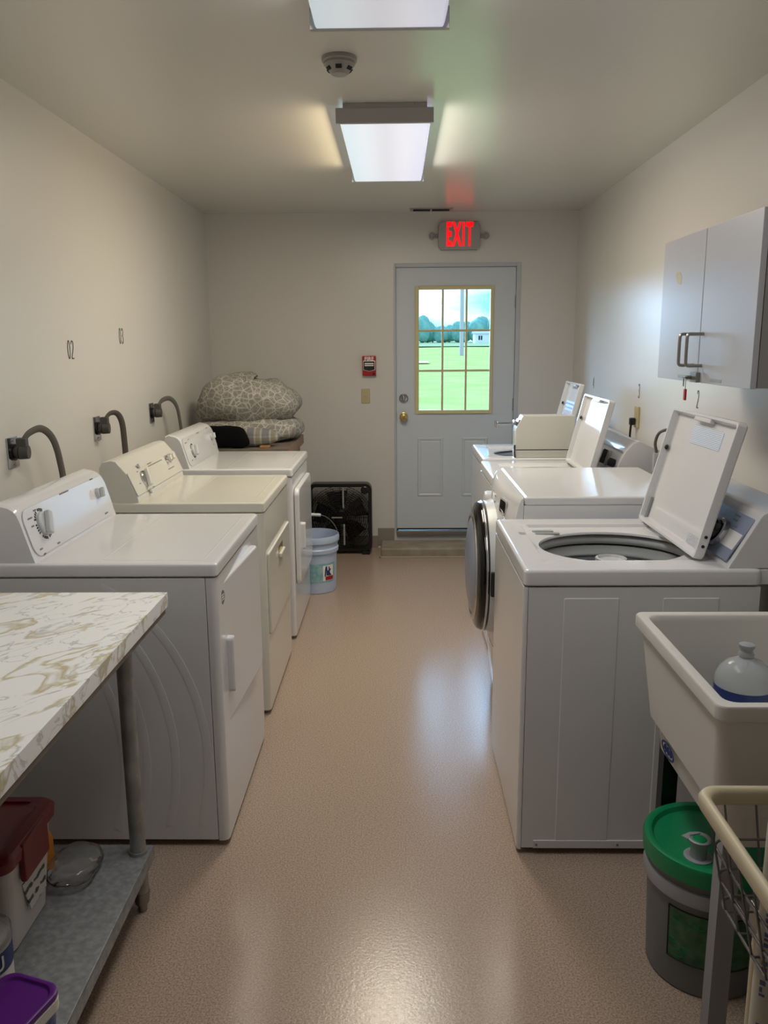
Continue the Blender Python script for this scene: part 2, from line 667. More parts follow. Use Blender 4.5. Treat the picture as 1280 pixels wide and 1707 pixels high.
def rrect(cx, cy, hx, hy, r, k=6):
    """rounded rectangle as 2D points, counter-clockwise"""
    o = []
    for qx, qy, a0 in ((1, 1, 0), (-1, 1, PI / 2), (-1, -1, PI), (1, -1, 1.5 * PI)):
        for i in range(k + 1):
            a = a0 + PI / 2 * i / k
            o.append((cx + qx * (hx - r) + r * math.cos(a), cy + qy * (hy - r) + r * math.sin(a)))
    return o


def frame_m(o, ex, ey, ez):
    """matrix whose local axes are ex, ey, ez at o"""
    ex, ey, ez = Vector(ex).normalized(), Vector(ey).normalized(), Vector(ez).normalized()
    return Matrix(((ex.x, ey.x, ez.x, o[0]), (ex.y, ey.y, ez.y, o[1]), (ex.z, ey.z, ez.z, o[2]), (0, 0, 0, 1)))


def blob(c, h, e=0.6, nu=40, nv=24, amp=0.0, freq=6.0, seed=0.0, warp=None, zmin=-1e9):
    """soft superellipsoid with folded-cloth noise"""
    def sg(v, p):
        return math.copysign(abs(v) ** p, v)
    loops = []
    for j in range(nv + 1):
        ph = -PI / 2 + PI * (0.001 + 0.998 * j / nv)
        L = []
        for i in range(nu):
            th = 2 * PI * i / nu
            d = Vector((sg(math.cos(ph), e) * sg(math.cos(th), e), sg(math.cos(ph), e) * sg(math.sin(th), e), sg(math.sin(ph), e)))
            p = Vector((d.x * h[0], d.y * h[1], d.z * h[2]))
            if amp:
                k = noise.noise(p * freq + Vector((seed, seed * 2, 0))) + 0.5 * noise.noise(p * freq * 2.3 + Vector((0, seed, 3)))
                p += d.normalized() * amp * k
            if warp:
                p = warp(p)
            L.append((c[0] + p.x, c[1] + p.y, max(zmin + 0.002 * math.cos(ph), c[2] + p.z)))
        loops.append(L)
    return B().loft(loops)


# ================================================================== the room
Y0 = -1.3
T = 0.16
DX0, DX1, DZ0, DZ1 = -0.021, 0.905, 0.12, 2.125        # rough door opening
o = obj('floor', B().box(XL - T, XR + T, Y0 - T, YB + T, -0.1, 0), 'floor', smooth=0, kind='structure')
o = obj('ceiling', B().box(XL - T, XR + T, Y0 - T, YB + T, H, H + 0.12), 'ceiling', smooth=0, kind='structure')
obj('wall_left', B().box(XL - T, XL, Y0 - T, YB + T, 0, H), 'wall', smooth=0, kind='structure')
obj('wall_right', B().box(XR, XR + T, Y0 - T, YB + T, 0, H), 'wall', smooth=0, kind='structure')
obj('wall_front', B().box(XL, XR, Y0 - T, Y0, 0, H), 'wall', smooth=0, kind='structure')
bw = B().box(XL, DX0, YB, YB + T, 0, H).box(DX1, XR, YB, YB + T, 0, H).box(DX0, DX1, YB, YB + T, DZ1, H).box(DX0, DX1, YB, YB + T, 0, DZ0)
obj('wall_back', bw, 'wall', smooth=0, kind='structure')
bb = B().box(XL, -0.152, YB - 0.008, YB, 0, 0.095, 0.003).box(-0.152, DX0 - 0.003, YB - 0.009, YB, 0.02, 0.155, 0.003)
obj('baseboard_back', bb, 'base', kind='structure')
obj('baseboard_left', B().box(XL, XL + 0.008, Y0, YB - 0.01, 0, 0.095, 0.003), 'base', kind='structure')
obj('baseboard_right', B().box(XR - 0.008, XR, Y0, YB - 0.01, 0, 0.095, 0.003), 'base', kind='structure')

# ------------------------------------------------------------------ door
door = struct_empty('door_1', (0.434, YB, 0.13))
f = B().box(DX0, -0.0066, YB - 0.006, YB + T, DZ0, DZ1, 0.002).box(0.874, DX1, YB - 0.006, YB + T, DZ0, DZ1, 0.002).box(-0.0066, 0.874, YB - 0.006, YB + T, 2.098, DZ1, 0.002)
f.box(-0.0066, 0.006, YB + 0.062, YB + 0.08, DZ0, 2.098).box(0.86, 0.874, YB + 0.062, YB + 0.08, DZ0, 2.098)
obj('door_frame', f, 'frame', door)
WX0, WX1, WZ0, WZ1 = 0.160, 0.692, 1.058, 1.943       # glazed opening in the slab
dy0, dy1 = YB + 0.018, YB + 0.06
s = B().box(-0.0045, WX0, dy0, dy1, 0.142, 2.096).box(WX1, 0.872, dy0, dy1, 0.142, 2.096)
s.box(WX0, WX1, dy0, dy1, WZ1, 2.096).box(WX0, WX1, dy0, dy1, 0.142, WZ0)
obj('door_leaf', s, 'door', door, smooth=0)
for x0, x1 in ((0.154, 0.349), (0.492, 0.687)):
    p = B()
    z0, z1 = 0.400, 0.854
    p.loft([[(x, dy0 - y, z) for x, z in rrect((x0 + x1) / 2, (z0 + z1) / 2, (x1 - x0) / 2 - i, (z1 - z0) / 2 - i, 0.004, 2)]
            for i, y in ((0, 0.0), (0.006, 0.007), (0.014, 0.007), (0.024, 0.001), (0.036, 0.006))], False, True)
    obj('raised_panel', p, 'door', door, smooth=20)
g = B()
ox0, ox1, oz0, oz1 = 0.136, 0.713, 1.034, 1.965
for a in ((ox0, WX0 + 0.004, oz0, oz1), (WX1 - 0.004, ox1, oz0, oz1), (WX0 + 0.004, WX1 - 0.004, WZ1 - 0.004, oz1), (WX0 + 0.004, WX1 - 0.004, oz0, WZ0 + 0.004)):
    g.box(a[0], a[1], dy0 - 0.014, dy0, a[2], a[3], 0.004)
for x in (0.22, 0.425, 0.63):
    for z in (oz0 + 0.012, oz1 - 0.012):
        g.cyl((x, dy0 - 0.016, z), (x, dy0 - 0.013, z), 0.004, n=8)
obj('glazing_frame', g, 'lite', door)
gx = [WX0 + 0.004 + (WX1 - WX0 - 0.008) * i / 3 for i in range(4)]
gz = [WZ0 + 0.004 + (WZ1 - WZ0 - 0.008) * i / 3 for i in range(4)]
for x in gx[1:3]:
    obj('muntin', B().box(x - 0.008, x + 0.008, dy0 - 0.006, dy0 + 0.010, gz[0], gz[3], 0.003), 'lite', door)
for z in gz[1:3]:
    for i in range(3):
        obj('muntin', B().box(gx[i] + (0.008 if i else 0), gx[i + 1] - (0.008 if i < 2 else 0), dy0 - 0.005, dy0 + 0.010, z - 0.008, z + 0.008, 0.003), 'lite', door)
for i in range(3):
    for k in range(3):
        obj('pane', B().box(gx[i], gx[i + 1], dy0 + 0.0185, dy0 + 0.0215, gz[k], gz[k + 1]), 'glass', door, smooth=0)
ky = dy0
rot = Matrix.Rotation(PI / 2, 4, 'X')
kn = obj('door_knob', B().lathe([(0.033, 0), (0.033, 0.006), (0.014, 0.010), (0.012, 0.03), (0.026, 0.038), (0.030, 0.052), (0.024, 0.064), (0.008, 0.068)], n=24, mtx=Matrix.Translation((0.05, ky, 1.013)) @ rot), 'brass', door)
kn['label'] = 'brass door knob'
db = obj('deadbolt', B().lathe([(0.034, 0), (0.034, 0.010), (0.027, 0.018), (0.012, 0.020)], n=24, mtx=Matrix.Translation((0.05, ky, 1.152)) @ rot), 'chrome', door)
obj('thumb_turn', B().box(0.046, 0.054, ky - 0.038, ky - 0.018, 1.136, 1.168, 0.003), 'chrome', db)
for z in (0.4, 1.1, 1.85):
    obj('hinge', B().cyl((0.8725, dy0 - 0.004, z - 0.045), (0.8725, dy0 - 0.004, z + 0.045), 0.006, n=10), 'steel', door)
obj('threshold', B().box(-0.0066, 0.874, YB - 0.03, YB + 0.10, DZ0 - 0.018, DZ0 + 0.016, 0.004), 'steel', door)
obj('door_sweep', B().box(-0.004, 0.872, dy0 - 0.006, dy0, 0.138, 0.150, 0.002), 'slot', door)
st = thing('door_step', (0.40, 6.0, 0), 'low worn concrete step below the grey back door', 'step')
obj('step_block', B().box(-0.125, 0.96, 5.862, YB - 0.032, 0, 0.068, 0.012, 3), 'concrete', st)
obj('caulk_line', B().box(-0.137, 0.97, 5.85, 5.866, 0, 0.008, 0.003).box(-0.137, -0.123, 5.85, YB - 0.012, 0, 0.008, 0.003), 'caulk', st)

# ------------------------------------------------------------------ ceiling things
def fixture(y0, y1, label, strength, watts, group, tint=(1.0, 0.90, 0.72)):
    t = thing('ceiling_light', (-0.045, (y0 + y1) / 2, H), label, 'ceiling light', group)
    x0, x1 = -0.236, 0.148
    b = B().box(-0.208, 0.122, y0 + 0.004, y1 - 0.004, 2.448, H, 0.002)
    b.box(x0, x1, y0, y0 + 0.018, 2.402, 2.458, 0.002).box(x0, x1, y1 - 0.018, y1, 2.402, 2.458, 0.002)
    obj('housing', b, 'fixture', t)
    sec = [(x0 + 0.006, 2.448)] + [(x0 + 0.008 + 0.012 * i / 4, 2.44 - 0.035 * math.sin(PI / 2 * i / 4)) for i in range(5)]
    sec += [(x1 - 0.020 + 0.012 * i / 4, 2.44 - 0.035 * math.cos(PI / 2 * i / 4)) for i in range(5)] + [(x1 - 0.006, 2.448)]
    obj('lens', B().prism(sec, 'y', y0 + 0.018, y1 - 0.018), lens_mat(strength), t)
    if watts:
        # the light the lens throws down and out of its two long sides
        for k, wt, sx_, loc, rt in ((0, watts, 0.30, (0, 0, 2.399 - H), 0.0), (1, watts * 0.17, 0.036, (x0 + 0.045 - 0.002, 0, 2.424 - H), -PI / 2 + 0.62), (2, watts * 0.17, 0.036, (x1 + 0.045 + 0.002, 0, 2.424 - H), PI / 2 - 0.62)):
            ld = bpy.data.lights.new('fluorescent_tubes', 'AREA')
            ld.shape = 'RECTANGLE'
            ld.size = sx_
            ld.size_y = y1 - y0 - 0.1
            ld.energy = wt
            ld.color = ((1.0, 0.80, 0.50), (1.0, 0.93, 0.84))[k - 1] if k and watts > 15 else tint
            lo = bpy.data.objects.new('fluorescent_tubes', ld)
            link(lo, t)
            lo.location = loc
            lo.rotation_euler = (0, -rt, 0)
    for x in (-0.195, -0.12, 0.075):
        obj('mounting_screw', B().cyl((x, y0 - 0.002, 2.469), (x, y0 + 0.004, 2.469), 0.003, n=8), 'chrome', t)
    return t


fixture(3.43, 4.64, 'lit ceiling light with glowing lens, the farther one from the camera', 0.60, LAMP_WATTS, None)
fixture(1.25, 2.475, 'dimmer ceiling light cut by the top of the picture, nearest the camera', 0.40, 9.0, None, (1.0, 0.98, 0.96))

t = thing('smoke_detector', (-0.185, 2.92, H), 'small round off-white smoke detector on the ceiling between the lights', 'smoke detector')
flip = Matrix.Translation((-0.185, 2.92, H)) @ Matrix.Diagonal((1, 1, -1, 1))
obj('base_plate', B().lathe([(0.058, 0), (0.058, 0.012), (0.052, 0.016)], n=32, mtx=flip), 'exit_body', t)
obj('dome', B().lathe([(0.052, 0.012), (0.052, 0.022), (0.046, 0.028), (0.030, 0.048), (0.026, 0.052), (0.0, 0.052)], n=32, cap1=False, mtx=flip), 'exit_body', t)
for k in range(6):
    a = PI / 6 + k * PI / 3
    obj('vent_slot', B().box(-0.010, 0.010, -0.002, 0.002, -0.006, 0.006, mtx=Matrix.Translation((-0.185 + 0.0395 * math.cos(a), 2.92 + 0.0395 * math.sin(a), H - 0.037)) @ Matrix.Rotation(a + PI / 2, 4, 'Z') @ Matrix.Rotation(0.7, 4, 'X')), 'slot', t)
t = thing('ceiling_vent', (0.245, 6.03, H), 'slim ceiling air vent close to the back wall, above the door', 'vent')
obj('vent_frame', B().box(0.095, 0.395, 5.985, 6.075, H - 0.006, H, 0.002), 'exit_body', t)
for x0, x1 in ((0.118, 0.238), (0.250, 0.372)):
    for k in range(4):
        obj('louvre', B().box(x0, x1, 6.0 + k * 0.017, 6.007 + k * 0.017, H - 0.011, H - 0.004), 'slot', t)

# ------------------------------------------------------------------ things on the back wall
t = thing('exit_sign', (0.45, YB, 2.212), 'glowing red EXIT sign above the back door', 'sign')
sh = [(0.318, 2.212), (0.582, 2.212), (0.600, 2.236), (0.600, 2.381), (0.582, 2.405), (0.318, 2.405), (0.300, 2.381), (0.300, 2.236)]
obj('sign_body', B().prism(sh, 'y', YB - 0.045, YB, 0.006), 'exit_body', t)
obj('lettering', text_b('EXIT', 0.222, frame_m((0.452, YB - 0.0465, 2.311), (1, 0, 0), (0, 0, 1), (0, -1, 0)), 0.36, 0.001, 0.008, 1.22), 'exit', t, 0)
for s_ in (-1, 1):
    x = 0.45 + s_ * 0.193
    lg = B().box(min(0.45 + s_ * 0.15, x), max(0.45 + s_ * 0.15, x), YB - 0.02, YB, 2.295, 2.325, 0.004)
    lg.lathe([(0.024, 0), (0.024, 0.03), (0.018, 0.036), (0.010, 0.03), (0.008, 0.034), (0.0, 0.036)], n=20, cap1=False, mtx=Matrix.Translation((x, YB, 2.31)) @ rot)
    obj('side_lug', lg, 'exit_body', t)
t = thing('fire_alarm_pull', (-0.205, YB, 1.322), 'red fire alarm pull station on the back wall left of the door', 'fire alarm')
obj('case', B().box(-0.256, -0.155, YB - 0.04, YB, 1.322, 1.468, 0.006), 'red', t)
fy = YB - 0.0415
obj('lettering', text_b('FIRE', 0.040, frame_m((-0.2055, fy, 1.444), (1, 0, 0), (0, 0, 1), (0, -1, 0)), 0.95, 0.0006, 0.001), 'label_white', t, 0)
hp = [(-0.246, 1.428), (-0.165, 1.428), (-0.165, 1.368), (-0.205, 1.358), (-0.246, 1.368)]
h_ = obj('pull_handle', B().prism(hp[::-1], 'y', fy - 0.012, fy, 0.002), 'black', t)
for z in (1.398, 1.412):
    obj('handle_print', B().box(-0.238, -0.172, fy - 0.0132, fy - 0.011, z - 0.004, z + 0.004), 'label_white', h_)
rim = [(-0.250, 1.432), (-0.161, 1.432), (-0.161, 1.364), (-0.205, 1.353), (-0.250, 1.364)]
obj('white_border', B().prism(rim[::-1], 'y', fy - 0.002, fy), 'label_white', t)
obj('key_lock', B().cyl((-0.172, fy - 0.006, 1.337), (-0.172, fy, 1.337), 0.009, n=14), 'black', t)
t = thing('light_switch', (-0.235, YB, 1.118), 'beige light switch under the red fire alarm', 'switch')
obj('cover_plate', B().box(-0.268, -0.202, YB - 0.007, YB, 1.118, 1.226, 0.003), 'beige', t)
obj('toggle', B().box(-0.240, -0.230, YB - 0.017, YB - 0.006, 1.164, 1.182, 0.002), 'beige', t)
for z in (1.143, 1.201):
    obj('screw', B().cyl((-0.235, YB - 0.009, z), (-0.235, YB - 0.006, z), 0.003, n=8), 'steel', t)

# ------------------------------------------------------------------ numbers on the side walls
STROKES = {
    '0': [[(0.5 + 0.5 * math.sin(2 * PI * i / 20), 0.5 + 0.5 * math.cos(2 * PI * i / 20)) for i in range(21)]],
    '2': [[(0.02, 0.80), (0.12, 0.95), (0.5, 1.0), (0.88, 0.93), (0.98, 0.78), (0.90, 0.58), (0.55, 0.35), (0.15, 0.10), (0.02, 0.0)], [(0.02, 0.0), (1.0, 0.0)]],
    '3': [[(0.02, 0.85), (0.2, 0.97), (0.5, 1.0), (0.85, 0.94), (0.97, 0.78), (0.85, 0.60), (0.45, 0.52)], [(0.45, 0.52), (0.85, 0.45), (1.0, 0.26), (0.85, 0.07), (0.5, 0.0), (0.2, 0.03), (0.02, 0.15)]],
    '4': [[(0.75, 0.0), (0.75, 1.0), (0.0, 0.28), (1.0, 0.28)]],
}


def number(s, y, z, left, label, wd, hd=0.074):
    """thin numeral stuck on a side wall, drawn as flat strokes"""
    x = XL if left else XR
    fm = frame_m((x, y, z), (0, 1, 0) if left else (0, -1, 0), (0, 0, 1), (1, 0, 0) if left else (-1, 0, 0))
    b = B()
    tot = wd * len(s) + 0.014 * (len(s) - 1)
    for i, ch in enumerate(s):
        ox = -tot / 2 + i * (wd + 0.014)
        for st in STROKES[ch]:
            b.tube([(ox + q[0] * wd, (q[1] - 0.5) * hd, 0.001) for q in st], 0.0009, n=6, rb=0.0026, up=(0, 0, 1))
    o_ = obj('wall_number', b.xf(fm), 'slot', None, 40)
    tag(o_, label, 'number')


number('02', 3.503, 1.541, True, 'thin black number 02 on the left wall above the middle dryer outlet', 0.024)
number('03', 4.163, 1.603, True, 'thin black number 03 on the left wall, farther from the camera and nearer the bedding', 0.022)
number('2', 3.588, 1.310, False, 'thin dark number on the right wall below the padlocked grey cabinet', 0.018)
number('3', 4.464, 1.295, False, 'thin dark number on the right wall above the beige outlet with black plug', 0.022)
number('4', 5.502, 1.290, False, 'faint dark number on the right wall nearest the back corner', 0.026)


# ------------------------------------------------------------------ dryer outlets and cords, left wall
def dryer_outlet(y, path, label, clabel):
    z = 1.184
    t = thing('dryer_outlet', (XL, y, z - 0.055), label, 'outlet', 'dryer outlets on the left wall')
    obj('wall_plate', B().box(XL, XL + 0.006, y - 0.040, y + 0.040, z - 0.055, z + 0.055, 0.002), 'chrome', t)
    obj('socket', B().cyl((XL + 0.004, y, z), (XL + 0.012, y, z), 0.030, n=24), 'black', t)
    for dz in (-0.042, 0.042):
        obj('screw', B().cyl((XL + 0.005, y, z + dz), (XL + 0.008, y, z + dz), 0.004, n=8), 'steel', t)
    c = thing('power_cord', (XL + 0.012, y, z), clabel, 'cord', 'dryer cords on the left wall')
    obj('plug_head', B().cyl((XL + 0.0125, y, z), (XL + 0.030, y, z), 0.021, 0.026, n=24).cyl((XL + 0.030, y, z), (XL + 0.060, y + 0.004, z), 0.026, 0.024, n=24).box(XL + 0.020, XL + 0.058, y - 0.012, y + 0.016, z + 0.015, z + 0.052, 0.006), 'plug', c)
    pts = smooth_path([(XL + 0.040, y, z + 0.035)] + [(XL + p[0], y + p[1], z + p[2]) for p in path], 8)
    obj('cable', B().tube(pts, 0.0065, n=10, rb=0.014, up=(1, 0, 0)), 'cord', c)


dryer_outlet(2.89, [(0.055, 0.03, 0.066), (0.075, 0.09, 0.075), (0.088, 0.15, 0.03), (0.095, 0.18, -0.06), (0.10, 0.19, -0.2), (0.10, 0.19, -0.6)],
             'metal dryer outlet on the left wall nearest the camera', 'thick grey dryer cord arching from the outlet nearest the camera')
dryer_outlet(3.73, [(0.060, 0.02, 0.066), (0.085, 0.045, 0.064), (0.098, 0.065, 0.02), (0.10, 0.075, -0.07), (0.10, 0.08, -0.2), (0.10, 0.08, -0.6)],
             'metal dryer outlet on the left wall, middle of the three', 'grey dryer cord falling straight behind the second dryer')
dryer_outlet(4.58, [(0.055, 0.05, 0.068), (0.075, 0.14, 0.070), (0.088, 0.22, 0.02), (0.092, 0.26, -0.08), (0.095, 0.27, -0.2), (0.095, 0.27, -0.6)],
             'metal dryer outlet on the left wall farthest from the camera', 'grey dryer cord looping down behind the farthest dryer')


# ================================================================== dryers
def rounded_top(b, x0, x1, y0, y1, z0, z1):
    b.loft([[(x, y, z) for x, y in rrect((x0 + x1) / 2, (y0 + y1) / 2, (x1 - x0) / 2 - i, (y1 - y0) / 2 - i, 0.016 - i * 0.6, 5)]
            for i, z in ((0.004, z0), (0.0, z0 + 0.004), (0.0, z1 - 0.010), (0.003, z1 - 0.004), (0.009, z1 - 0.0005), (0.016, z1))])


def dryer(y0, y1, xf, xb, m, ms, label, style):
    t = thing('clothes_dryer', ((xf + xb) / 2, (y0 + y1) / 2, 0), label, 'dryer')
    zt, zl = 0.927, 0.886
    obj('cabinet', B().box(xb, xf - 0.034, y0 + 0.002, y1 - 0.002, 0.022, zl - 0.004, 0.003), ms, t)
    # front panel with rounded vertical corners
    fp = [(xf - 0.032, y0 + 0.002), (xf - 0.032, y1 - 0.002)]
    fp += [(xf - 0.020 + 0.020 * math.sin(PI / 2 * i / 5), y1 - 0.002 - 0.020 * (1 - math.cos(PI / 2 * i / 5))) for i in range(6)]
    fp += [(xf - 0.020 + 0.020 * math.cos(PI / 2 * i / 5), y0 + 0.002 + 0.020 * (1 - math.sin(PI / 2 * i / 5))) for i in range(6)]
    obj('front_panel', B().prism(fp, 'z', 0.020, zl - 0.004), m, t, 25)
    tb = B()
    rounded_top(tb, xb - 0.004, xf + 0.004, y0, y1, zl, zt)
    top = obj('top_panel', tb, m, t, 30)
    # shallow raised line along the top edges
    rr = rrect((xf - 0.045 + xb + 0.35) / 2, (y0 + y1) / 2, (xf - 0.045 - xb - 0.35) / 2, (y1 - y0) / 2 - 0.045, 0.02, 4)
    obj('top_bead', B().tube([(x, y, zt - 0.0005) for x, y in rr], 0.0016, n=6, closed=True, rb=0.004), m, top)
    for x in (xf - 0.06, xb + 0.06):
        for y in (y0 + 0.05, y1 - 0.05):
            obj('foot', B().cyl((x, y, 0), (x, y, 0.012), 0.018, n=12).cyl((x, y, 0.012), (x, y, 0.024), 0.009, n=10), 'gray_plastic', t)
    yc = (y0 + y1) / 2
    # ---- console
    if style in (1, 3):
        prof = [(-1.071, zt - 0.002), (-1.079, 0.95), (-1.108, 1.055), (-1.117, 1.078), (-1.128, 1.090), (-1.142, 1.098), (-1.175, 1.106), (-1.195, 1.098), (-1.20, 1.08), (-1.20, zt - 0.002)]
        n = len(prof)
        loops = []
        for i, (dy, k) in enumerate(((0.0, 0.965), (0.010, 0.99), (0.03, 1.0))):
            loops.append([(-1.135 + (x + 1.135) * k, y0 + 0.012 + dy, zt + (z - zt) * (k if z > zt else 1)) for x, z in prof])
        for dy, k in ((0.03, 1.0), (0.010, 0.985), (0.0, 0.95)):
            loops.append([(-1.135 + (x + 1.135) * k, y1 - 0.012 - dy, zt + (z - zt) * (k if z > zt else 1)) for x, z in prof])
        con = obj('console', B().loft(loops), m, t, 40)
        a, b_ = Vector((-1.079, 0, 0.95)), Vector((-1.108, 0, 1.055))
    else:
        prof = [(-1.054, zt - 0.002), (-1.060, 0.955), (-1.098, 1.045), (-1.140, 1.096), (-1.160, 1.101), (-1.196, 1.094), (-1.21, 1.07), (-1.21, zt - 0.002)]
        con = obj('console', B().prism(prof, 'y', y0 + 0.012, y1 - 0.012, 0.006), ms, t, 30)
        a, b_ = Vector((-1.060, 0, 0.955)), Vector((-1.098, 0, 1.045))
    ev = (b_ - a).normalized()
    en = Vector((ev.z, 0, -ev.x))
    if en.x < 0:
        en = -en
    L = (b_ - a).length

    def face(yy, s, lift=0.0):
        p = a + ev * (s * L) + en * lift
        return (p.x, yy, p.z)
    # face sheet in local frame: local x = +y world, local y = up the face
    fm = frame_m(face(yc, 0.5, 0.0005), (0, 1, 0), ev, en)
    hw = (y1 - y0) / 2 - 0.026
    if style in (1, 3):
        sh = rrect(0, 0.006, hw, L * 0.66, 0.038, 6)
        sh = [(x, y - 0.012 * (1 - (x / hw) ** 2) if y < 0 else y + 0.010 * (1 - (x / hw) ** 2)) for x, y in sh]
    else:
        sh = rrect(0, 0, hw + 0.012, L * 0.52, 0.006, 3)
    fs = obj('face_sheet', B().prism(sh, 'z', 0.0, 0.003).xf(fm), m, con, 20)

    def knob(ly, s, r, long_, m1, m2, ring=True):
        km = frame_m(face(yc + ly, s, 0.0035), (0, 1, 0), ev, en)
        k = obj('control_knob', B().lathe([(r, 0), (r * 0.98, 0.008), (r * 0.86, 0.012)], n=28).xf(km), m1, con)
        bar = B().box(-r * 0.30, r * 0.30, -r * long_, r * long_, 0.010, 0.030, 0.006, 3).xf(km @ Matrix.Rotation(-0.5, 4, 'Z'))
        obj('knob_grip', bar, m2, k)
        if ring:
            rg = B()
            for q in range(22):
                an = PI * 0.35 + q * PI * 1.3 / 21
                if q % 5 == 4:
                    continue
                rg.box(r * 1.08, r * 1.30, -0.0022, 0.0022, 0.0, 0.0012, mtx=Matrix.Rotation(an, 4, 'Z'))
            obj('dial_marks', rg.xf(km), 'slot', k, 0, kind='stuff')
    ink = B()
    if style == 1:
        knob(-0.232, 0.66, 0.038, 1.0, 'light_gray', 'light_gray')
        knob(0.240, 0.74, 0.019, 1.0, 'light_gray', 'light_gray', False)
        for ly, s, w_ in ((-0.02, 1.22, 0.075), (0.23, 1.25, 0.03), (-0.30, 0.95, 0.03), (-0.27, 0.85, 0.02), (-0.30, 0.72, 0.018), (-0.255, 1.10, 0.02), (-0.22, 1.0, 0.015),
                          (-0.30, 0.05, 0.02), (-0.29, -0.12, 0.016), (-0.18, -0.05, 0.02), (0.26, 0.0, 0.03)):
            ink.box(ly - w_ / 2, ly + w_ / 2, (s - 0.5) * L - 0.0025, (s - 0.5) * L + 0.0025, 0.003, 0.0036)
    elif style == 2:
        knob(-0.20, 0.50, 0.036, 1.1, 'chrome', 'cream', False)
        knob(0.185, 0.82, 0.019, 0.8, 'chrome', 'cream', False)
        knob(0.235, 0.82, 0.019, 0.8, 'chrome', 'cream', False)
        for ly, s in ((-0.20, 1.10), (-0.20, -0.10)):
            obj('dial_tab', B().box(ly - 0.010, ly + 0.010, (s - 0.5) * L - 0.010, (s - 0.5) * L + 0.010, 0.003, 0.006, 0.002).xf(fm), 'gray_plastic', con)
        for ly, s, w_ in ((-0.06, 1.0, 0.06), (0.02, 0.90, 0.22), (0.24, 1.0, 0.02), (0.20, 0.35, 0.10), (-0.27, 0.4, 0.02), (-0.14, 0.0, 0.02), (-0.24, 0.9, 0.02)):
            ink.box(ly - w_ / 2, ly + w_ / 2, (s - 0.5) * L - 0.0018, (s - 0.5) * L + 0.0018, 0.003, 0.0036)
    else:
        knob(-0.20, 0.50, 0.030, 1.0, 'light_gray', 'light_gray')
        knob(0.255, 0.75, 0.018, 1.0, 'light_gray', 'light_gray', False)
        for ly, s, w_ in ((0.0, 1.2, 0.06), (0.22, 1.25, 0.03), (-0.29, 1.0, 0.03), (-0.27, 0.1, 0.02), (0.27, 0.28, 0.02), (-0.22, 1.1, 0.02)):
            ink.box(ly - w_ / 2, ly + w_ / 2, (s - 0.5) * L - 0.0022, (s - 0.5) * L + 0.0022, 0.003, 0.0036)
    obj('printed_marks', ink.xf(fm), 'ink', con, 0, kind='stuff')
    # ---- door
    if style in (1, 3):
        if style == 1:
            dn, df, z0, z1 = y0 + 0.020, y0 + 0.585, 0.378, 0.846
            ang = math.radians(-3.2)
        else:
            dn, df, z0, z1 = y0 + 0.055, y0 + 0.655, 0.285, 0.812
            ang = math.radians(0.0)
        hinge = Matrix.Translation((xf + 0.002, df, 0)) @ Matrix.Rotation(ang, 4, 'Z') @ Matrix.Translation((-xf - 0.002, -df, 0))
        loops = [[(xf + x, y, z) for y, z in rrect((dn + df) / 2, (z0 + z1) / 2, (df - dn) / 2 - i, (z1 - z0) / 2 - i, 0.040 - i * 0.6, 6)]
                 for i, x in ((0.004, 0.002), (0.0, 0.006), (0.0, 0.020), (0.004, 0.026), (0.010, 0.028))]
        d = obj('dryer_door', B().loft(loops).xf(hinge), m, t, 40)
        hz0, hz1 = (z0 + 0.10, z0 + 0.285) if style == 1 else (z0 + 0.18, z0 + 0.33)
        obj('handle', B().loft([[(xf + x, y, z) for y, z in rrect(dn + 0.095, (hz0 + hz1) / 2, 0.016 - i, (hz1 - hz0) / 2 - i, 0.014 - i * 0.8, 5)] for i, x in ((0, 0.026), (0, 0.044), (0.004, 0.048))]).xf(hinge), m, d, 40)
        if style == 1:
            bd = obj('round_badge', B().lathe([(0.022, 0), (0.022, 0.001), (0.0, 0.0012)], n=24, cap1=False).xf(hinge @ frame_m((xf + 0.0282, dn + 0.055, z1 - 0.045), (0, 1, 0), (0, 0, 1), (1, 0, 0))), 'ink', d)
            obj('badge_print', B().box(-0.010, 0.010, -0.002, 0.002, 0, 0.0018).box(-0.012, 0.012, 0.006, 0.009, 0, 0.0018).box(-0.012, 0.012, -0.009, -0.006, 0, 0.0018).xf(hinge @ frame_m((xf + 0.0282, dn + 0.055, z1 - 0.045), (0, 1, 0), (0, 0, 1), (1, 0, 0))), 'label_white', bd, 0)
        for z in (z0 + 0.09, z1 - 0.11):
            obj('hinge', B().box(xf - 0.001, xf + 0.006, df + 0.003, df + 0.011, z - 0.040, z + 0.040, 0.002), 'gray_plastic', t)
    else:
        dn, df, z0, z1 = y0 + 0.045, y1 - 0.055, 0.348, 0.704
        obj('door_gap', B().prism(rrect((dn + df) / 2, (z0 + z1) / 2, (df - dn) / 2 + 0.003, (z1 - z0) / 2 + 0.003, 0.01, 3), 'x', xf - 0.01, xf + 0.0006), 'gray_plastic', t)
        loops = [[(xf + x, y, z) for y, z in rrect((dn + df) / 2, (z0 + z1) / 2, (df - dn) / 2 - i, (z1 - z0) / 2 - i, 0.010, 4)] for i, x in ((0.0, 0.0), (0.0, 0.006), (0.003, 0.010))]
        d = obj('dryer_door', B().loft(loops), m, t, 40)
        obj('handle_pocket', B().box(xf + 0.009, xf + 0.0115, yc - 0.06, yc + 0.06, z1 - 0.075, z1 - 0.035, 0.001), 'brass', d)
        obj('handle', B().box(xf + 0.010, xf + 0.024, yc - 0.065, yc + 0.065, z1 - 0.088, z1 - 0.066, 0.006, 3), m, d)
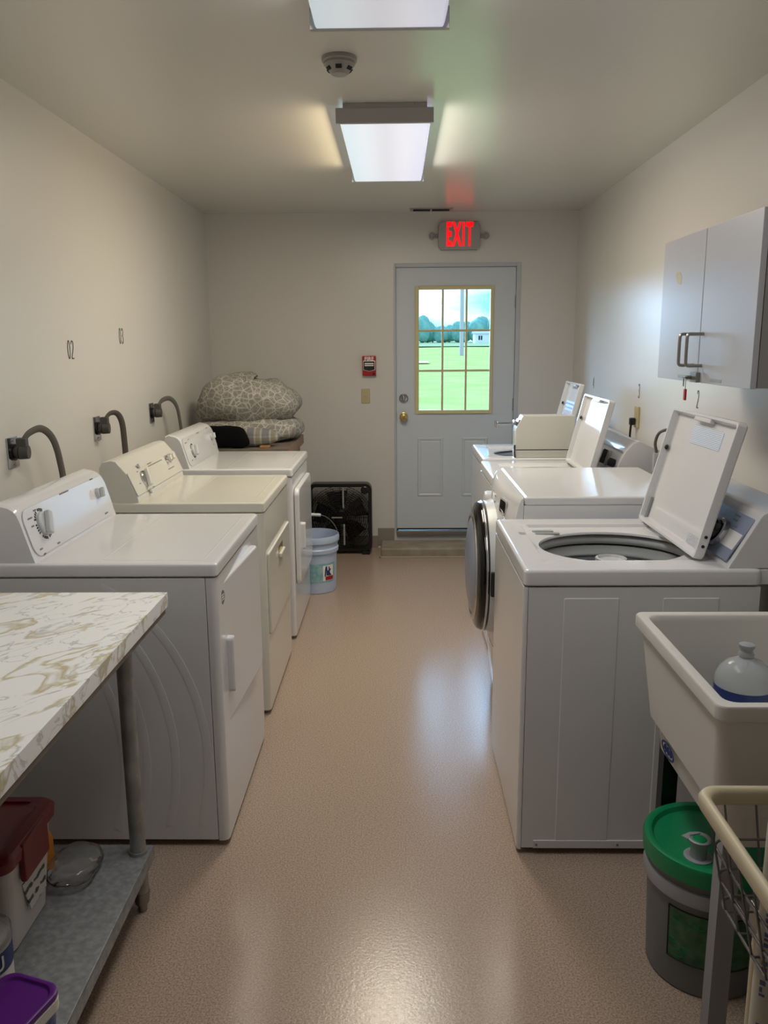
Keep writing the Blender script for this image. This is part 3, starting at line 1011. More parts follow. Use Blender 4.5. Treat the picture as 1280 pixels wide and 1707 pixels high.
    if style == 1:
        rb = B()
        for rx, rz, cx in ((0.44, 0.62, -1.03), (0.34, 0.55, -1.03), (0.25, 0.47, -1.03), (0.18, 0.40, -1.03)):
            pts = [(cx + rx * math.sin(q), y0 + 0.002, 0.30 + rz * math.cos(q) * 0.95) for q in [0.28 + 0.06 * i for i in range(34)]]
            pts = [p for p in pts if p[0] > xb + 0.02 and 0.05 < p[2] < zl - 0.03]
            rb.tube(pts, 0.0016, n=6, rb=0.014, up=(0, 1, 0))
        obj('side_embossing', rb, ms, t, 60)
    return t


dryer(2.307, 3.044, -0.536, -1.235, 'white', 'white_side', 'white dryer nearest the camera, door ajar, behind the marble-topped table', 1)
dryer(3.240, 3.977, -0.545, -1.235, 'cream', 'cream_side', 'cream-white dryer in the middle of the row, with three chrome-ringed knobs', 2)
dryer(4.147, 4.884, -0.545, -1.235, 'white', 'cream_side', 'white dryer farthest from the camera, beside the pile of bedding', 3)


# ================================================================== top-loading washers
def ray_rect(cx, cy, x0, x1, y0, y1, th, r):
    """distance from (cx,cy) along th to a rounded rectangle"""
    lo, hi = 0.0, 3.0
    c, s_ = math.cos(th), math.sin(th)
    mx, my, hx, hy = (x0 + x1) / 2, (y0 + y1) / 2, (x1 - x0) / 2, (y1 - y0) / 2
    for _ in range(34):
        md = (lo + hi) / 2
        px, py = abs(cx + md * c - mx) - (hx - r), abs(cy + md * s_ - my) - (hy - r)
        d = math.hypot(max(px, 0), max(py, 0)) + min(max(px, py), 0) - r
        if d < 0:
            lo = md
        else:
            hi = md
    return lo


def washer(y0, y1, x0, x1, label, hx, lid_top, ly0, ly1, detail, m='white', ms='white_side'):
    t = thing('washing_machine', ((x0 + x1) / 2, (y0 + y1) / 2, 0), label, 'washing machine')
    zt, zl = 0.915, 0.866
    cl = []
    for i, z in ((0.0, 0.022), (0.0, zl - 0.004), (0.012, zl - 0.004), (0.012, 0.040)):
        xa_, xb2, ya_, yb_ = x0 + 0.014 + i, x1 - i, y0 + 0.003 + i, y1 - 0.003 - i
        cl.append([(xa_, ya_, z), (xb2, ya_, z), (xb2, yb_, z), (xa_, yb_, z)])
    cab = obj('cabinet', B().loft(cl), ms, t)
    fp = [(x0 + 0.0125, y0 + 0.002), (x0 + 0.0125, y1 - 0.002)]
    fp += [(x0 + 0.012 - 0.012 * math.sin(PI / 2 * i / 4), y1 - 0.002 - 0.012 * (1 - math.cos(PI / 2 * i / 4))) for i in range(5)]
    fp += [(x0 + 0.012 - 0.012 * math.cos(PI / 2 * i / 4), y0 + 0.002 + 0.012 * (1 - math.sin(PI / 2 * i / 4))) for i in range(5)]
    obj('front_panel', B().prism(fp, 'z', 0.016, zl - 0.004), m, t, 25)
    if detail:
        for xa, xc in ((0.482, 0.643), (0.768, 0.931)):
            obj('side_emboss', B().loft([[(x, y0 + 0.003 - d, z) for x, z in rrect((xa + xc) / 2, 0.4375, (xc - xa) / 2 - i, 0.3925 - i, 0.004, 2)] for i, d in ((0, 0.0), (0.0025, 0.0018))], False, True), ms, cab, 15)
        obj('kick_strip', B().box(x0 + 0.05, x1 - 0.02, y0 - 0.001, y0 + 0.004, 0.022, 0.048, 0.001), ms, cab)
        for x in (x0 + 0.06, x0 + 0.31):
            obj('screw', B().cyl((x, y0 - 0.003, 0.034), (x, y0 + 0.003, 0.034), 0.004, n=8), 'steel', cab)
    for x in (x0 + 0.06, x1 - 0.06):
        for y in (y0 + 0.05, y1 - 0.05):
            obj('foot', B().cyl((x, y, 0), (x, y, 0.024), 0.016, n=12), 'slot', t)
    # deck with recessed well and round opening
    cx, cy = x0 + 0.335, (y0 + y1) / 2 - 0.022
    rx, ry, flat = 0.236, 0.195, 0.215
    ths = set(round(2 * PI * i / 88, 5) for i in range(88))
    xa, xb_ = x0, x1
    for px in (xa, xb_):
        for py in (y0, y1):
            q = math.atan2(py - cy, px - cx) % (2 * PI)
            for k in range(-5, 6):
                ths.add(round((q + k * 0.011) % (2 * PI), 5))
    ths = sorted(ths)

    def rectloop(i, z, r):
        return [(cx + ray_rect(cx, cy, xa + i, xb_ - i, y0 + i, y1 - i, th, r) * math.cos(th), cy + ray_rect(cx, cy, xa + i, xb_ - i, y0 + i, y1 - i, th, r) * math.sin(th), z) for th in ths]

    def well(i, z):
        o_ = []
        for th in ths:
            d = ray_rect(cx, cy, x0 + 0.075 + i, x0 + 0.575 - i, y0 + 0.105 + i, y1 - 0.105 - i, th, 0.03)
            o_.append((cx + d * math.cos(th), cy + d * math.sin(th), z))
        return o_

    def hole(k, z):
        o_ = []
        for th in ths:
            d = k * 1.0 / math.sqrt((math.cos(th) / rx) ** 2 + (math.sin(th) / 0.205) ** 2)
            o_.append((cx + d * math.cos(th), cy + d * math.sin(th), z))
        return o_
    loops = [rectloop(0.004, zl, 0.012), rectloop(0.0, zl + 0.004, 0.014), rectloop(0.0, zt - 0.010, 0.014), rectloop(0.004, zt - 0.003, 0.012), rectloop(0.012, zt, 0.010),
             well(0.0, zt), well(0.008, zt - 0.009), hole(1.03, zt - 0.011), hole(1.0, zt - 0.013), hole(0.99, zt - 0.017), hole(0.99, zt - 0.021)]
    deck = obj('deck', B().loft(loops, False, False), m, t, 40)
    if detail:
        for k, (w_, yy) in enumerate(((0.075, 0.045), (0.085, 0.012))):
            obj('dispenser_slot', B().loft([[(x, y, zt - 0.0105 + d) for x, y in rrect(x0 + 0.145 + 0.01 * k, cy + 0.155 + yy, w_ / 2 - i, 0.011 - i, 0.008 - i, 4)] for i, d in ((0, 0), (0.001, 0.004), (0.004, 0.004))], False, True), 'gray_plastic', deck)
        obj('latch_slot', B().box(x0 + 0.052, x0 + 0.074, cy + 0.115, cy + 0.150, zt - 0.004, zt + 0.0006), 'gray_plastic', deck)
    # tub
    def ring(prof, sc=0.83):
        return B().loft([[(cx + r * math.cos(2 * PI * i / 56), cy + r * 0.90 * math.sin(2 * PI * i / 56), z) for i in range(56)] for r, z in prof], False, False)
    obj('tub_gap', ring([(0.262, 0.896), (0.256, 0.884)]), 'slot', t)
    obj('balance_ring', ring([(0.258, 0.886), (0.247, 0.885), (0.239, 0.877), (0.238, 0.868), (0.243, 0.858), (0.254, 0.855)]), 'light_gray', t, 50)
    obj('ring_gap', ring([(0.256, 0.857), (0.254, 0.848)]), 'slot', t)
    obj('upper_ring', ring([(0.254, 0.850), (0.248, 0.848), (0.246, 0.834), (0.238, 0.826), (0.237, 0.818), (0.246, 0.810), (0.252, 0.808)]), 'tub_gray', t, 50)
    obj('wash_basket', B().loft([[(cx + r * math.cos(2 * PI * i / 48), cy + r * 0.90 * math.sin(2 * PI * i / 48), z) for i in range(48)] for r, z in ((0.252, 0.810), (0.240, 0.806), (0.240, 0.50), (0.21, 0.46), (0.02, 0.45))], False, True), 'tub_dark', t, 50)
    obj('agitator', B().lathe([(0.095, 0.455), (0.06, 0.50), (0.042, 0.60), (0.040, 0.84), (0.050, 0.850), (0.050, 0.863), (0.043, 0.865), (0.038, 0.856), (0.0, 0.852)], (cx, cy, 0), 28, cap1=False), 'light_gray', t)
    # console
    zc = 1.08
    kx = x1 - 0.270 + (0.06 if not detail else 0)
    if detail:
        prof = [(0.950, zt - 0.002), (1.032, 1.062), (1.040, 1.072), (1.052, 1.079), (1.072, 1.081), (1.19, 1.075), (1.205, 1.06), (1.215, zt - 0.002)]
    else:
        prof = [(x1 - 0.095, zt - 0.002), (x1 - 0.075, 0.99), (x1 - 0.045, 1.05), (x1 - 0.010, 1.085), (x1 + 0.02, 1.095), (x1 + 0.125, 1.045), (x1 + 0.135, 1.02), (x1 + 0.135, zt - 0.002)]
    con = obj('console', B().prism(prof, 'y', y0 + 0.012, y1 - 0.012, 0.005), m, t, 40)
    if detail:
        # back ledge that carries the console beyond the cabinet
        obj('rear_ledge', B().box(x1 - 0.01, 1.215, y0 + 0.01, y1 - 0.01, zl, zt - 0.003, 0.004), m, t)
    a, b_ = Vector((prof[0][0], 0, prof[0][1] + 0.014)), Vector((prof[1 if detail else 2][0], 0, prof[1 if detail else 2][1] - 0.006))
    ev = (b_ - a).normalized()
    en = Vector((-ev.z, 0, ev.x))
    yc = (y0 + y1) / 2
    L = (b_ - a).length
    mid = (a + b_) / 2 + en * 0.0005
    fm = frame_m((mid.x, yc, mid.z), (0, -1, 0), ev, en)
    hw = (y1 - y0) / 2 - 0.030
    fs = obj('face_sheet', B().prism(rrect(0, 0, hw, L * 0.47, 0.006, 3), 'z', 0, 0.003).xf(fm), 'console_blue' if detail else 'gray_plastic', con, 20)
    if detail:
        # local x = towards the camera
        obj('white_band', B().prism(rrect(0.265, -0.010, 0.050, 0.026, 0.003, 2), 'z', 0.003, 0.0036).xf(fm), 'label_white', con, 20)
        kp = fm @ Matrix.Translation((0.185, -0.012, 0.003))
        k = obj('control_knob', B().lathe([(0.046, 0), (0.046, 0.016), (0.042, 0.020), (0.036, 0.020), (0.034, 0.016)], n=32).xf(kp), 'chrome', con)
        obj('knob_grip', B().lathe([(0.034, 0.014), (0.033, 0.034), (0.030, 0.038), (0.0, 0.038)], n=28, cap1=False).xf(kp), 'black_gloss', k)
        ink = B()
        for lx, ly, w_ in ((0.215, 0.060, 0.04), (0.22, 0.045, 0.025), (0.245, 0.028, 0.02), (0.20, -0.052, 0.02), (0.05, 0.05, 0.05)):
            ink.box(lx - w_ / 2, lx + w_ / 2, ly - 0.0025, ly + 0.0025, 0.003, 0.0038)
        obj('printed_marks', ink.xf(fm), 'ink', con, 0, kind='stuff')
    else:
        kp = fm @ Matrix.Translation((0.10, 0.0, 0.003))
        k = obj('control_knob', B().lathe([(0.040, 0), (0.038, 0.014), (0.034, 0.016)], n=28).xf(kp), 'gray_plastic', con)
        obj('knob_grip', B().box(-0.010, 0.010, -0.036, 0.036, 0.012, 0.036, 0.004).xf(kp @ Matrix.Rotation(0.4, 4, 'Z')), 'slot', k)
        obj('knob_grip', B().lathe([(0.02, 0), (0.02, 0.03), (0.012, 0.034)], n=20).xf(fm @ Matrix.Translation((0.24, -0.01, 0.003))), 'slot', k)
    # lid, open, leaning against the console
    P0, P1 = Vector((hx, 0, zt + 0.006)), Vector((lid_top[0], 0, lid_top[1]))
    ev = (P1 - P0).normalized()
    en = Vector((-ev.z, 0, ev.x))
    L = (P1 - P0).length
    hw = (ly1 - ly0) / 2
    mid = (P0 + P1) / 2
    lm = frame_m((mid.x, (ly0 + ly1) / 2, mid.z), (0, -1, 0), ev, en)      # local x towards the camera, y up the lid, z to the aisle
    loops = [[(x, y, z) for x, y in rrect(0, 0, hw - i, L / 2 - i, max(0.004, 0.014 - i * 0.5), 4)] for i, z in
             ((0.006, -0.016), (0.0, -0.010), (0.0, 0.012), (0.002, 0.015), (0.010, 0.015), (0.012, 0.012), (0.018, -0.006), (0.024, -0.008))]
    lid = obj('lid', B().loft(loops).xf(lm), m, t, 40)
    for sx in (-1, 1):
        obj('rubber_bumper', B().lathe([(0.009, 0), (0.009, 0.004), (0.005, 0.008)], n=12).xf(lm @ Matrix.Translation((sx * (hw - 0.022), L * 0.16, 0.000))), 'slot', lid)
    obj('finger_lip', B().box(-0.07, 0.07, L / 2 - 0.026, L / 2 - 0.010, -0.006, 0.013, 0.004).xf(lm), m, lid)
    if detail:
        for q in (0.40, 0.33):
            obj('side_screw', B().cyl((hw - 0.001, -L * q, 0.0), (hw + 0.002, -L * q, 0.0), 0.005, n=10).xf(lm), 'slot', lid)
        obj('instruction_label', B().prism(rrect(0.03, L * 0.33, 0.125, 0.030, 0.003, 2), 'z', -0.0078, -0.0068).xf(lm), 'label_print', lid, 0)
        obj('barcode_label', B().prism(rrect(0.19, -L * 0.425, 0.050, 0.024, 0.003, 2), 'z', -0.0078, -0.0068).xf(lm), 'label_code', lid, 0)
        obj('lid_latch', B().box(-hw + 0.022, -hw + 0.032, -L * 0.47, -L * 0.28, -0.006, 0.004, 0.002).xf(lm), 'gray_plastic', lid)
    else:
        obj('hinge_clip', B().box(-hw - 0.006, -hw + 0.010, -L * 0.5, -L * 0.28, -0.008, 0.010, 0.003).xf(lm), 'gray_plastic', lid)
    return t, lid, lm, L, hw


W1 = washer(2.271, 2.975, 0.365, 1.046, 'white top-loading washer nearest the camera, lid open, beside the utility sink', 0.892, (0.996, 1.326), 2.355, 2.925, True)
W3 = washer(3.850, 4.500, 0.462, 1.130, 'white top-loading washer with open lid just behind the front-loading washer', 0.925, (1.015, 1.285), 3.875, 4.405, False)
W4 = washer(4.585, 5.260, 0.483, 1.150, 'white top-loading washer farthest from the camera, carrying the coin box', 0.985, (1.085, 1.315), 4.83, 5.235, False)
lm, L, hw = W4[2], W4[3], W4[4]
for yy, hh in ((0.06, 0.030), (-0.03, 0.040), (-0.11, 0.022)):
    obj('blue_notice', B().prism(rrect(0.0, yy, hw * 0.62, hh, 0.003, 2), 'z', -0.0078, -0.0066).xf(lm), 'label_blue', W4[1], 0)

t = thing('coin_box', (0.83, 4.66, 0.915), 'beige metal coin box with chrome slide standing on the farthest washer', 'coin box')
sh = [(0.668, 0.962), (0.668, 1.075), (0.708, 1.152), (1.000, 1.152), (1.000, 0.962)]
obj('case', B().prism(sh, 'y', 4.603, 4.725, 0.004), 'cream_side', t)
obj('plinth', B().box(0.668, 0.985, 4.606, 4.722, 0.916, 0.958, 0.003), 'cream_side', t)
obj('rubber_edge', B().tube(smooth_path([(0.664, 4.602, 0.99), (0.664, 4.602, 0.95), (0.667, 4.602, 0.918)]), 0.004, n=8), 'slot', t)
sm = frame_m((0.690, 4.664, 1.108), (0, -1, 0), (0.46, 0, 0.88), (-0.88, 0, 0.46))
cs = obj('coin_slide', B().box(-0.045, 0.045, -0.020, 0.020, 0.0, 0.012, 0.003).box(-0.030, 0.030, -0.008, 0.004, 0.01, 0.03, 0.002).xf(sm).box(0.566, 0.680, 4.640, 4.688, 1.098, 1.112, 0.003).cyl((0.566, 4.664, 1.085), (0.566, 4.664, 1.122), 0.010, n=14), 'chrome', t)

# ================================================================== front-loading washer
fy0, fy1 = 3.045, 3.800
t = thing('front_load_washer', (0.79, 3.42, 0), 'white front-loading washer with dark round door, second washer from the camera', 'washing machine')
fyc, fh = (fy0 + fy1) / 2, (fy1 - fy0) / 2


def bulge(y, k=0.045):
    q = (y - fyc) / fh
    return k * (1 - q * q) ** 0.9


obj('cabinet', B().box(0.480, 1.130, fy0, fy1, 0.022, 0.950, 0.004), 'white_side', t)
tb = B()
rounded_top(tb, 0.482, 1.135, fy0 - 0.002, fy1 + 0.002, 0.950, 0.982)
obj('top_panel', tb, 'white', t, 30)


def dsec(z, off, k=0.045, n=16, back=0.479):
    ys = [fy0 + (fy1 - fy0) * (0.0005 + 0.999 * i / n) for i in range(n + 1)]
    return [(back, fy0, z)] + [(0.455 + off - bulge(y, k), y, z) for y in ys] + [(back, fy1, z)]


obj('lower_panel', B().loft([dsec(0.022, 0.020, 0.030), dsec(0.06, 0.008, 0.04), dsec(0.20, -0.006), dsec(0.286, -0.010)]), 'white', t, 30)
obj('front_panel', B().loft([dsec(0.290, -0.010), dsec(0.45, -0.014), dsec(0.62, -0.014), dsec(0.782, -0.006)]), 'white', t, 30)
fas = obj('control_panel', B().loft([dsec(0.786, -0.010), dsec(0.80, -0.014), dsec(0.90, -0.004), dsec(0.955, 0.008), dsec(0.972, 0.016), dsec(0.980, 0.024)]), 'white', t, 40)


def fpt(y, z, lift):
    off = -0.014 + (z - 0.80) / 0.10 * 0.010
    return Vector((0.455 + off - bulge(y) - lift, y, z))


def fface(y, z):
    d = (fpt(y + 0.01, z, 0) - fpt(y - 0.01, z, 0)).normalized()
    u = (fpt(y, z + 0.02, 0) - fpt(y, z - 0.02, 0)).normalized()
    n_ = u.cross(-d) if u.cross(-d).x < 0 else u.cross(d)
    p = fpt(y, z, 0)
    ex = -d
    return frame_m(p, ex, u, n_)


obj('display', B().prism(rrect(0, 0, 0.042, 0.024, 0.012, 4), 'z', -0.002, 0.0025).xf(fface(3.205, 0.915)), 'black_gloss', fas)
obj('display_rim', B().prism(rrect(0, 0, 0.050, 0.032, 0.016, 4), 'z', -0.003, 0.0012).xf(fface(3.205, 0.915)), 'light_gray', fas)
kb = obj('cycle_knob', B().lathe([(0.040, 0), (0.038, 0.022), (0.033, 0.030), (0.0, 0.032)], n=28, cap1=False).xf(fface(3.50, 0.885)), 'light_gray', fas)
mk = B()
for yy, zz, w_ in ((3.36, 0.93, 0.03), (3.36, 0.905, 0.02), (3.34, 0.88, 0.03), (3.30, 0.85, 0.03), (3.26, 0.85, 0.02), (3.22, 0.85, 0.03), (3.17, 0.85, 0.02), (3.32, 0.825, 0.03), (3.25, 0.825, 0.03), (3.19, 0.825, 0.02), (3.43, 0.94, 0.02), (3.44, 0.83, 0.03)):
    mk.box(-w_ / 2, w_ / 2, -0.003, 0.003, 0.0002, 0.0012, mtx=fface(yy, zz))
obj('button_row', mk, 'ink', fas, 0, kind='stuff')
# round door, axis along x
dm = frame_m((0.0, 3.425, 0.612), (0, 1, 0), (0, 0, 1), (-1, 0, 0))      # local z = towards the aisle (-x)
X = lambda x: -x
drm = obj('door_surround', B().lathe([(0.292, X(0.425)), (0.288, X(0.400)), (0.280, X(0.372)), (0.268, X(0.368))], n=48, cap0=False, cap1=False).xf(dm), 'light_gray', t, 50)
dr = obj('round_door', B().lathe([(0.262, X(0.385)), (0.279, X(0.366)), (0.281, X(0.352)), (0.272, X(0.336)), (0.255, X(0.328)), (0.225, X(0.322)), (0.205, X(0.328))], n=48, cap0=False, cap1=False).xf(dm), 'black_gloss', t, 60)
obj('chrome_trim', B().lathe([(0.280, X(0.3645)), (0.2825, X(0.362)), (0.2825, X(0.358)), (0.280, X(0.355))], n=48, cap0=False, cap1=False).xf(dm), 'chrome', dr, 60)
obj('chrome_trim', B().lathe([(0.232, X(0.3235)), (0.228, X(0.317)), (0.216, X(0.316)), (0.208, X(0.322))], n=48, cap0=False, cap1=False).xf(dm), 'chrome', dr, 60)
obj('door_glass', B().lathe([(0.212, X(0.321)), (0.19, X(0.312)), (0.13, X(0.302)), (0.06, X(0.298)), (0.002, X(0.297))], n=40, cap0=False).xf(dm), 'console_blue', dr, 60)
obj('door_latch', B().box(0.372, 0.416, 3.128, 3.150, 0.56, 0.66, 0.004), 'slot', t)
for x in (0.53, 1.07):
    for y in (fy0 + 0.06, fy1 - 0.06):
        obj('foot', B().cyl((x, y, 0), (x, y, 0.024), 0.018, n=12), 'slot', t)

# ================================================================== right wall: cabinet, outlets
t = thing('wall_cabinet', (1.15, 2.77, 1.424), 'grey two-door wall cabinet with U-shaped handles on the right wall', 'cabinet')
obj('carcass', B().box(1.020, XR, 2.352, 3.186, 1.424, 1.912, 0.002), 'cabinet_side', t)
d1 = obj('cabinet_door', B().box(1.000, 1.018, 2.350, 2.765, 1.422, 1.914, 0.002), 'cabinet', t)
d2 = obj('cabinet_door', B().box(1.000, 1.018, 2.770, 3.188, 1.422, 1.914, 0.002), 'cabinet', t)
for d, y in ((d1, 2.735), (d2, 2.805)):
    z0, z1 = 1.478, 1.580
    pts = smooth_path([(1.000, y, z0), (0.975, y, z0), (0.955, y, z0), (0.948, y, z0 + 0.006), (0.947, y, z0 + 0.03), (0.947, y, z1 - 0.03), (0.948, y, z1 - 0.006), (0.955, y, z1), (0.975, y, z1), (1.000, y, z1)], 3)
    h_ = obj('handle', B().tube(pts, 0.0055, n=10), 'steel', d)
    h_['label'] = 'dull metal handle'
obj('paint_chip', B().prism([(2.985, 1.752), (3.02, 1.758), (3.045, 1.785), (3.035, 1.800), (3.00, 1.795), (2.98, 1.775)], 'x', 0.9992, 1.0005), 'beige', d2, 0)
obj('name_strip', B().box(0.9990, 1.0005, 2.88, 2.955, 1.430, 1.442), 'gray_plastic', d2, 0)
obj('name_strip', B().box(0.9990, 1.0005, 2.56, 2.65, 1.430, 1.440), 'gray_plastic', d1, 0)
t = thing('padlock_hasp', (0.99, 2.77, 1.42), 'small metal hasp with key and red tag at the cabinet bottom', 'lock')
hs = obj('hasp', B().box(0.986, 0.9995, 2.740, 2.800, 1.4225, 1.456, 0.002).cyl((0.972, 2.79, 1.438), (0.990, 2.79, 1.438), 0.007, n=12), 'steel', t)
obj('key', B().box(0.966, 0.974, 2.784, 2.812, 1.434, 1.441, 0.001).box(0.968, 0.971, 2.804, 2.810, 1.408, 1.436), 'steel', t)
obj('tag_string', B().tube(smooth_path([(0.970, 2.786, 1.436), (0.969, 2.785, 1.416), (0.970, 2.786, 1.398)]), 0.0012, n=6), 'steel', t)
obj('tag', B().box(0.967, 0.973, 2.778, 2.796, 1.362, 1.400, 0.002), 'red', t)

def outlet(y, z, label, mm):
    t = thing('wall_outlet', (XR, y, z - 0.057), label, 'outlet')
    obj('cover_plate', B().box(XR - 0.012, XR, y - 0.036, y + 0.036, z - 0.057, z + 0.057, 0.003), mm, t)
    for dz in (-0.022, 0.022):
        obj('socket', B().box(XR - 0.0145, XR - 0.011, y - 0.016, y + 0.016, z + dz - 0.013, z + dz + 0.013, 0.002), mm, t)


outlet(4.46, 1.155, 'beige wall outlet with a black plug, on the right wall', 'beige')
outlet(3.70, 1.185, 'grey wall outlet half hidden behind the nearest washer lid', 'light_gray')
t = thing('washer_cord', (XR - 0.03, 4.46, 1.13), 'black power cord hanging from the beige right-wall outlet', 'cord')
obj('plug', B().box(XR - 0.045, XR - 0.0148, 4.445, 4.475, 1.112, 1.152, 0.006), 'black', t)
obj('cable', B().tube(smooth_path([(XR - 0.035, 4.46, 1.118), (XR - 0.038, 4.46, 1.06), (XR - 0.034, 4.47, 0.95), (XR - 0.03, 4.47, 0.75), (XR - 0.03, 4.47, 0.5)]), 0.006, n=8), 'black', t)
t = thing('washer_cord', (XR - 0.03, 3.70, 1.16), 'grey power cord curling down from the outlet behind the nearest lid', 'cord')
obj('plug', B().cyl((XR - 0.0148, 3.70, 1.163), (XR - 0.05, 3.71, 1.163), 0.017, 0.013, n=14), 'plug', t)
obj('cable', B().tube(smooth_path([(XR - 0.045, 3.71, 1.163), (XR - 0.075, 3.74, 1.162), (XR - 0.095, 3.79, 1.14), (XR - 0.10, 3.82, 1.09), (XR - 0.09, 3.82, 1.03), (XR - 0.09, 3.82, 0.9), (XR - 0.09, 3.82, 0.6)]), 0.007, n=8), 'cord', t)
obj('inline_block', B().box(XR - 0.106, XR - 0.076, 3.808, 3.832, 0.955, 1.045, 0.004), 'light_gray', t)

# ================================================================== back left corner: counter, bedding, fan, bucket
t = thing('side_table', (-1.02, 5.36, 0), 'brown-topped wooden side table in the back left corner under the bedding', 'table')
obj('table_top', B().box(-1.365, -0.668, 4.945, 5.765, 0.895, 0.932, 0.003), 'counter', t)
obj('edge_band', B().box(-0.6675, -0.664, 4.945, 5.765, 0.868, 0.9325, 0.001), 'wood', t)
obj('apron', B().box(-1.355, -0.69, 4.96, 4.985, 0.80, 0.894).box(-0.715, -0.69, 4.986, 5.75, 0.80, 0.894).box(-1.355, -0.716, 5.725, 5.75, 0.80, 0.894), 'wood', t)
for x in (-1.34, -0.745):
    for y in (4.99, 5.67):
        obj('leg', B().box(x, x + 0.05, y, y + 0.05, 0, 0.80, 0.004), 'wood', t)
obj('wood_block', B().box(-0.845, -0.785, 4.965, 5.02, 0.9325, 0.946, 0.003), 'tan', None)
tag(bpy.data.objects['wood_block'], 'small tan block at the front edge of the side table', 'block')


def warp_top(p):
    k = 1.0
    x = p.x
    if p.z > 0:
        k = max(0.45, 1.16 - 0.78 * (p.x + 0.30))
        x = p.x + (0.42 * p.z if p.x < 0 else -0.05 * p.z)
    fold = 0.018 * math.sin(26 * (p.z + 0.25 * p.x)) if p.x > 0.02 else 0.0
    return Vector((x + fold, p.y - 0.6 * fold, p.z * k))


cf = blob((-0.990, 5.475, 1.195), (0.325, 0.265, 0.165), 0.62, 64, 36, 0.034, 5.5, 2.0, warp_top, 0.94)
me = bpy.data.meshes.new('t')
b2 = blob((-0.975, 5.475, 1.010), (0.342, 0.300, 0.082), 0.66, 60, 26, 0.022, 7.0, 9.0, None, 0.9335)
b2.bm.to_mesh(me)
cf.bm.from_mesh(me)
o = obj('comforter', cf, 'comforter', None, 80)
tag(o, 'puffy grey comforter with white pebble pattern, folded on the side table', 'comforter')
o = obj('plaid_blanket', blob((-0.905, 5.062, 0.992), (0.172, 0.056, 0.058), 0.75, 44, 24, 0.010, 9.0, 4.0, lambda p: Vector((p.x, p.y, p.z * (1.0 - 0.9 * p.x))), 0.9335), 'plaid', None, 80)
tag(o, 'grey and cream plaid blanket rolled in front of the comforter', 'blanket')
o = obj('black_bag', blob((-1.055, 4.968, 1.004), (0.140, 0.024, 0.068), 0.5, 40, 22, 0.008, 8.0, 1.0, lambda p: Vector((p.x - 0.35 * p.z, p.y, p.z)), 0.9335), 'black_cloth', None, 80)
tag(o, 'black cloth bag lying behind the console of the farthest dryer', 'bag')

t = thing('box_fan', (-0.42, 6.02, 0), 'black box fan standing on the floor against the back wall', 'fan')
fx, fz, fh_ = -0.428, 0.282, 0.258
fy = 5.955
body = B()
out_ = rrect(fx, fz, fh_ - 0.022, fh_, 0.05, 6)
inn = rrect(fx, fz, fh_ - 0.046, fh_ - 0.024, 0.04, 6)
body.loft([[(x, y, z) for x, z in L] for L, y in ((inn, fy + 0.10), (out_, fy + 0.10), (out_, fy + 0.004), ([(x + (fx - x) * 0.01, z + (fz - z) * 0.01) for x, z in out_], fy), (inn, fy), (inn, fy + 0.10))], False, False)
obj('fan_frame', body, 'black', t, 40)
for x in (fx - 0.19, fx + 0.19):
    obj('foot', B().box(x - 0.03, x + 0.03, fy - 0.012, fy + 0.112, 0, 0.0245, 0.004), 'black', t)
gr = B()
for k in range(1, 16):
    r = 0.016 * k
    pts = [(fx + r * math.cos(q), fy + 0.006, fz + r * math.sin(q)) for q in [2 * PI * i / 36 for i in range(36)]]
    pts = [(max(fx - 0.21, min(fx + 0.21, p[0])), p[1], p[2]) for p in pts]
    gr.tube(pts, 0.0022, n=4, closed=True)
for k in range(24):
    q = 2 * PI * k / 24
    gr.tube([(fx + 0.03 * math.cos(q), fy + 0.008, fz + 0.03 * math.sin(q)), (fx + 0.21 * math.cos(q), fy + 0.008, fz + 0.228 * math.sin(q))], 0.0016, n=4)
obj('front_grille', gr, 'black', t, 60, kind='stuff')
bk = B()
for k in range(-20, 21):
    bk.box(fx + k * 0.0104 - 0.0014, fx + k * 0.0104 + 0.0014, fy + 0.090, fy + 0.093, fz - 0.232, fz + 0.232)
    bk.box(fx - 0.21, fx + 0.21, fy + 0.0935, fy + 0.0965, fz + k * 0.0114 - 0.0014, fz + k * 0.0114 + 0.0014)
obj('rear_grille', bk, 'black', t, 0, kind='stuff')
obj('grille_bar', B().box(fx + 0.018, fx + 0.030, fy + 0.001, fy + 0.006, fz + 0.075, fz + 0.225, 0.002), 'gray_plastic', t)
obj('grille_bar', B().box(fx + 0.022, fx + 0.034, fy + 0.001, fy + 0.006, fz - 0.21, fz - 0.05, 0.002), 'gray_plastic', t)
obj('grille_bar', B().box(fx - 0.065, fx + 0.015, fy + 0.001, fy + 0.006, fz - 0.004, fz + 0.006, 0.002), 'gray_plastic', t)
hub = obj('hub', B().lathe([(0.05, 0), (0.05, 0.03), (0.035, 0.04)], n=24, mtx=Matrix.Translation((fx, fy + 0.06, fz)) @ rot), 'black', t)
for k in range(5):
    bl = B()
    g0 = [(0.045, -0.4), (0.12, -0.52), (0.205, -0.45), (0.212, 0.30), (0.13, 0.48), (0.045, 0.40)]
    ps = [(r * math.cos(q), r * math.sin(q), 0.03 * q) for r, q in g0]
    bl.loft([[(p[0], p[1], p[2]) for p in ps], [(p[0], p[1], p[2] + 0.003) for p in ps]])
    obj('fan_blade', bl.xf(Matrix.Translation((fx, fy + 0.05, fz)) @ rot @ Matrix.Rotation(k * 2 * PI / 5 + 0.5, 4, 'Z')), 'black_gloss', t, 40)
kz = obj('speed_knob', B().lathe([(0.030, 0), (0.030, 0.008), (0.022, 0.012), (0.020, 0.022)], n=20, mtx=Matrix.Translation((fx + 0.185, fy, fz + 0.21)) @ rot), 'black', t)

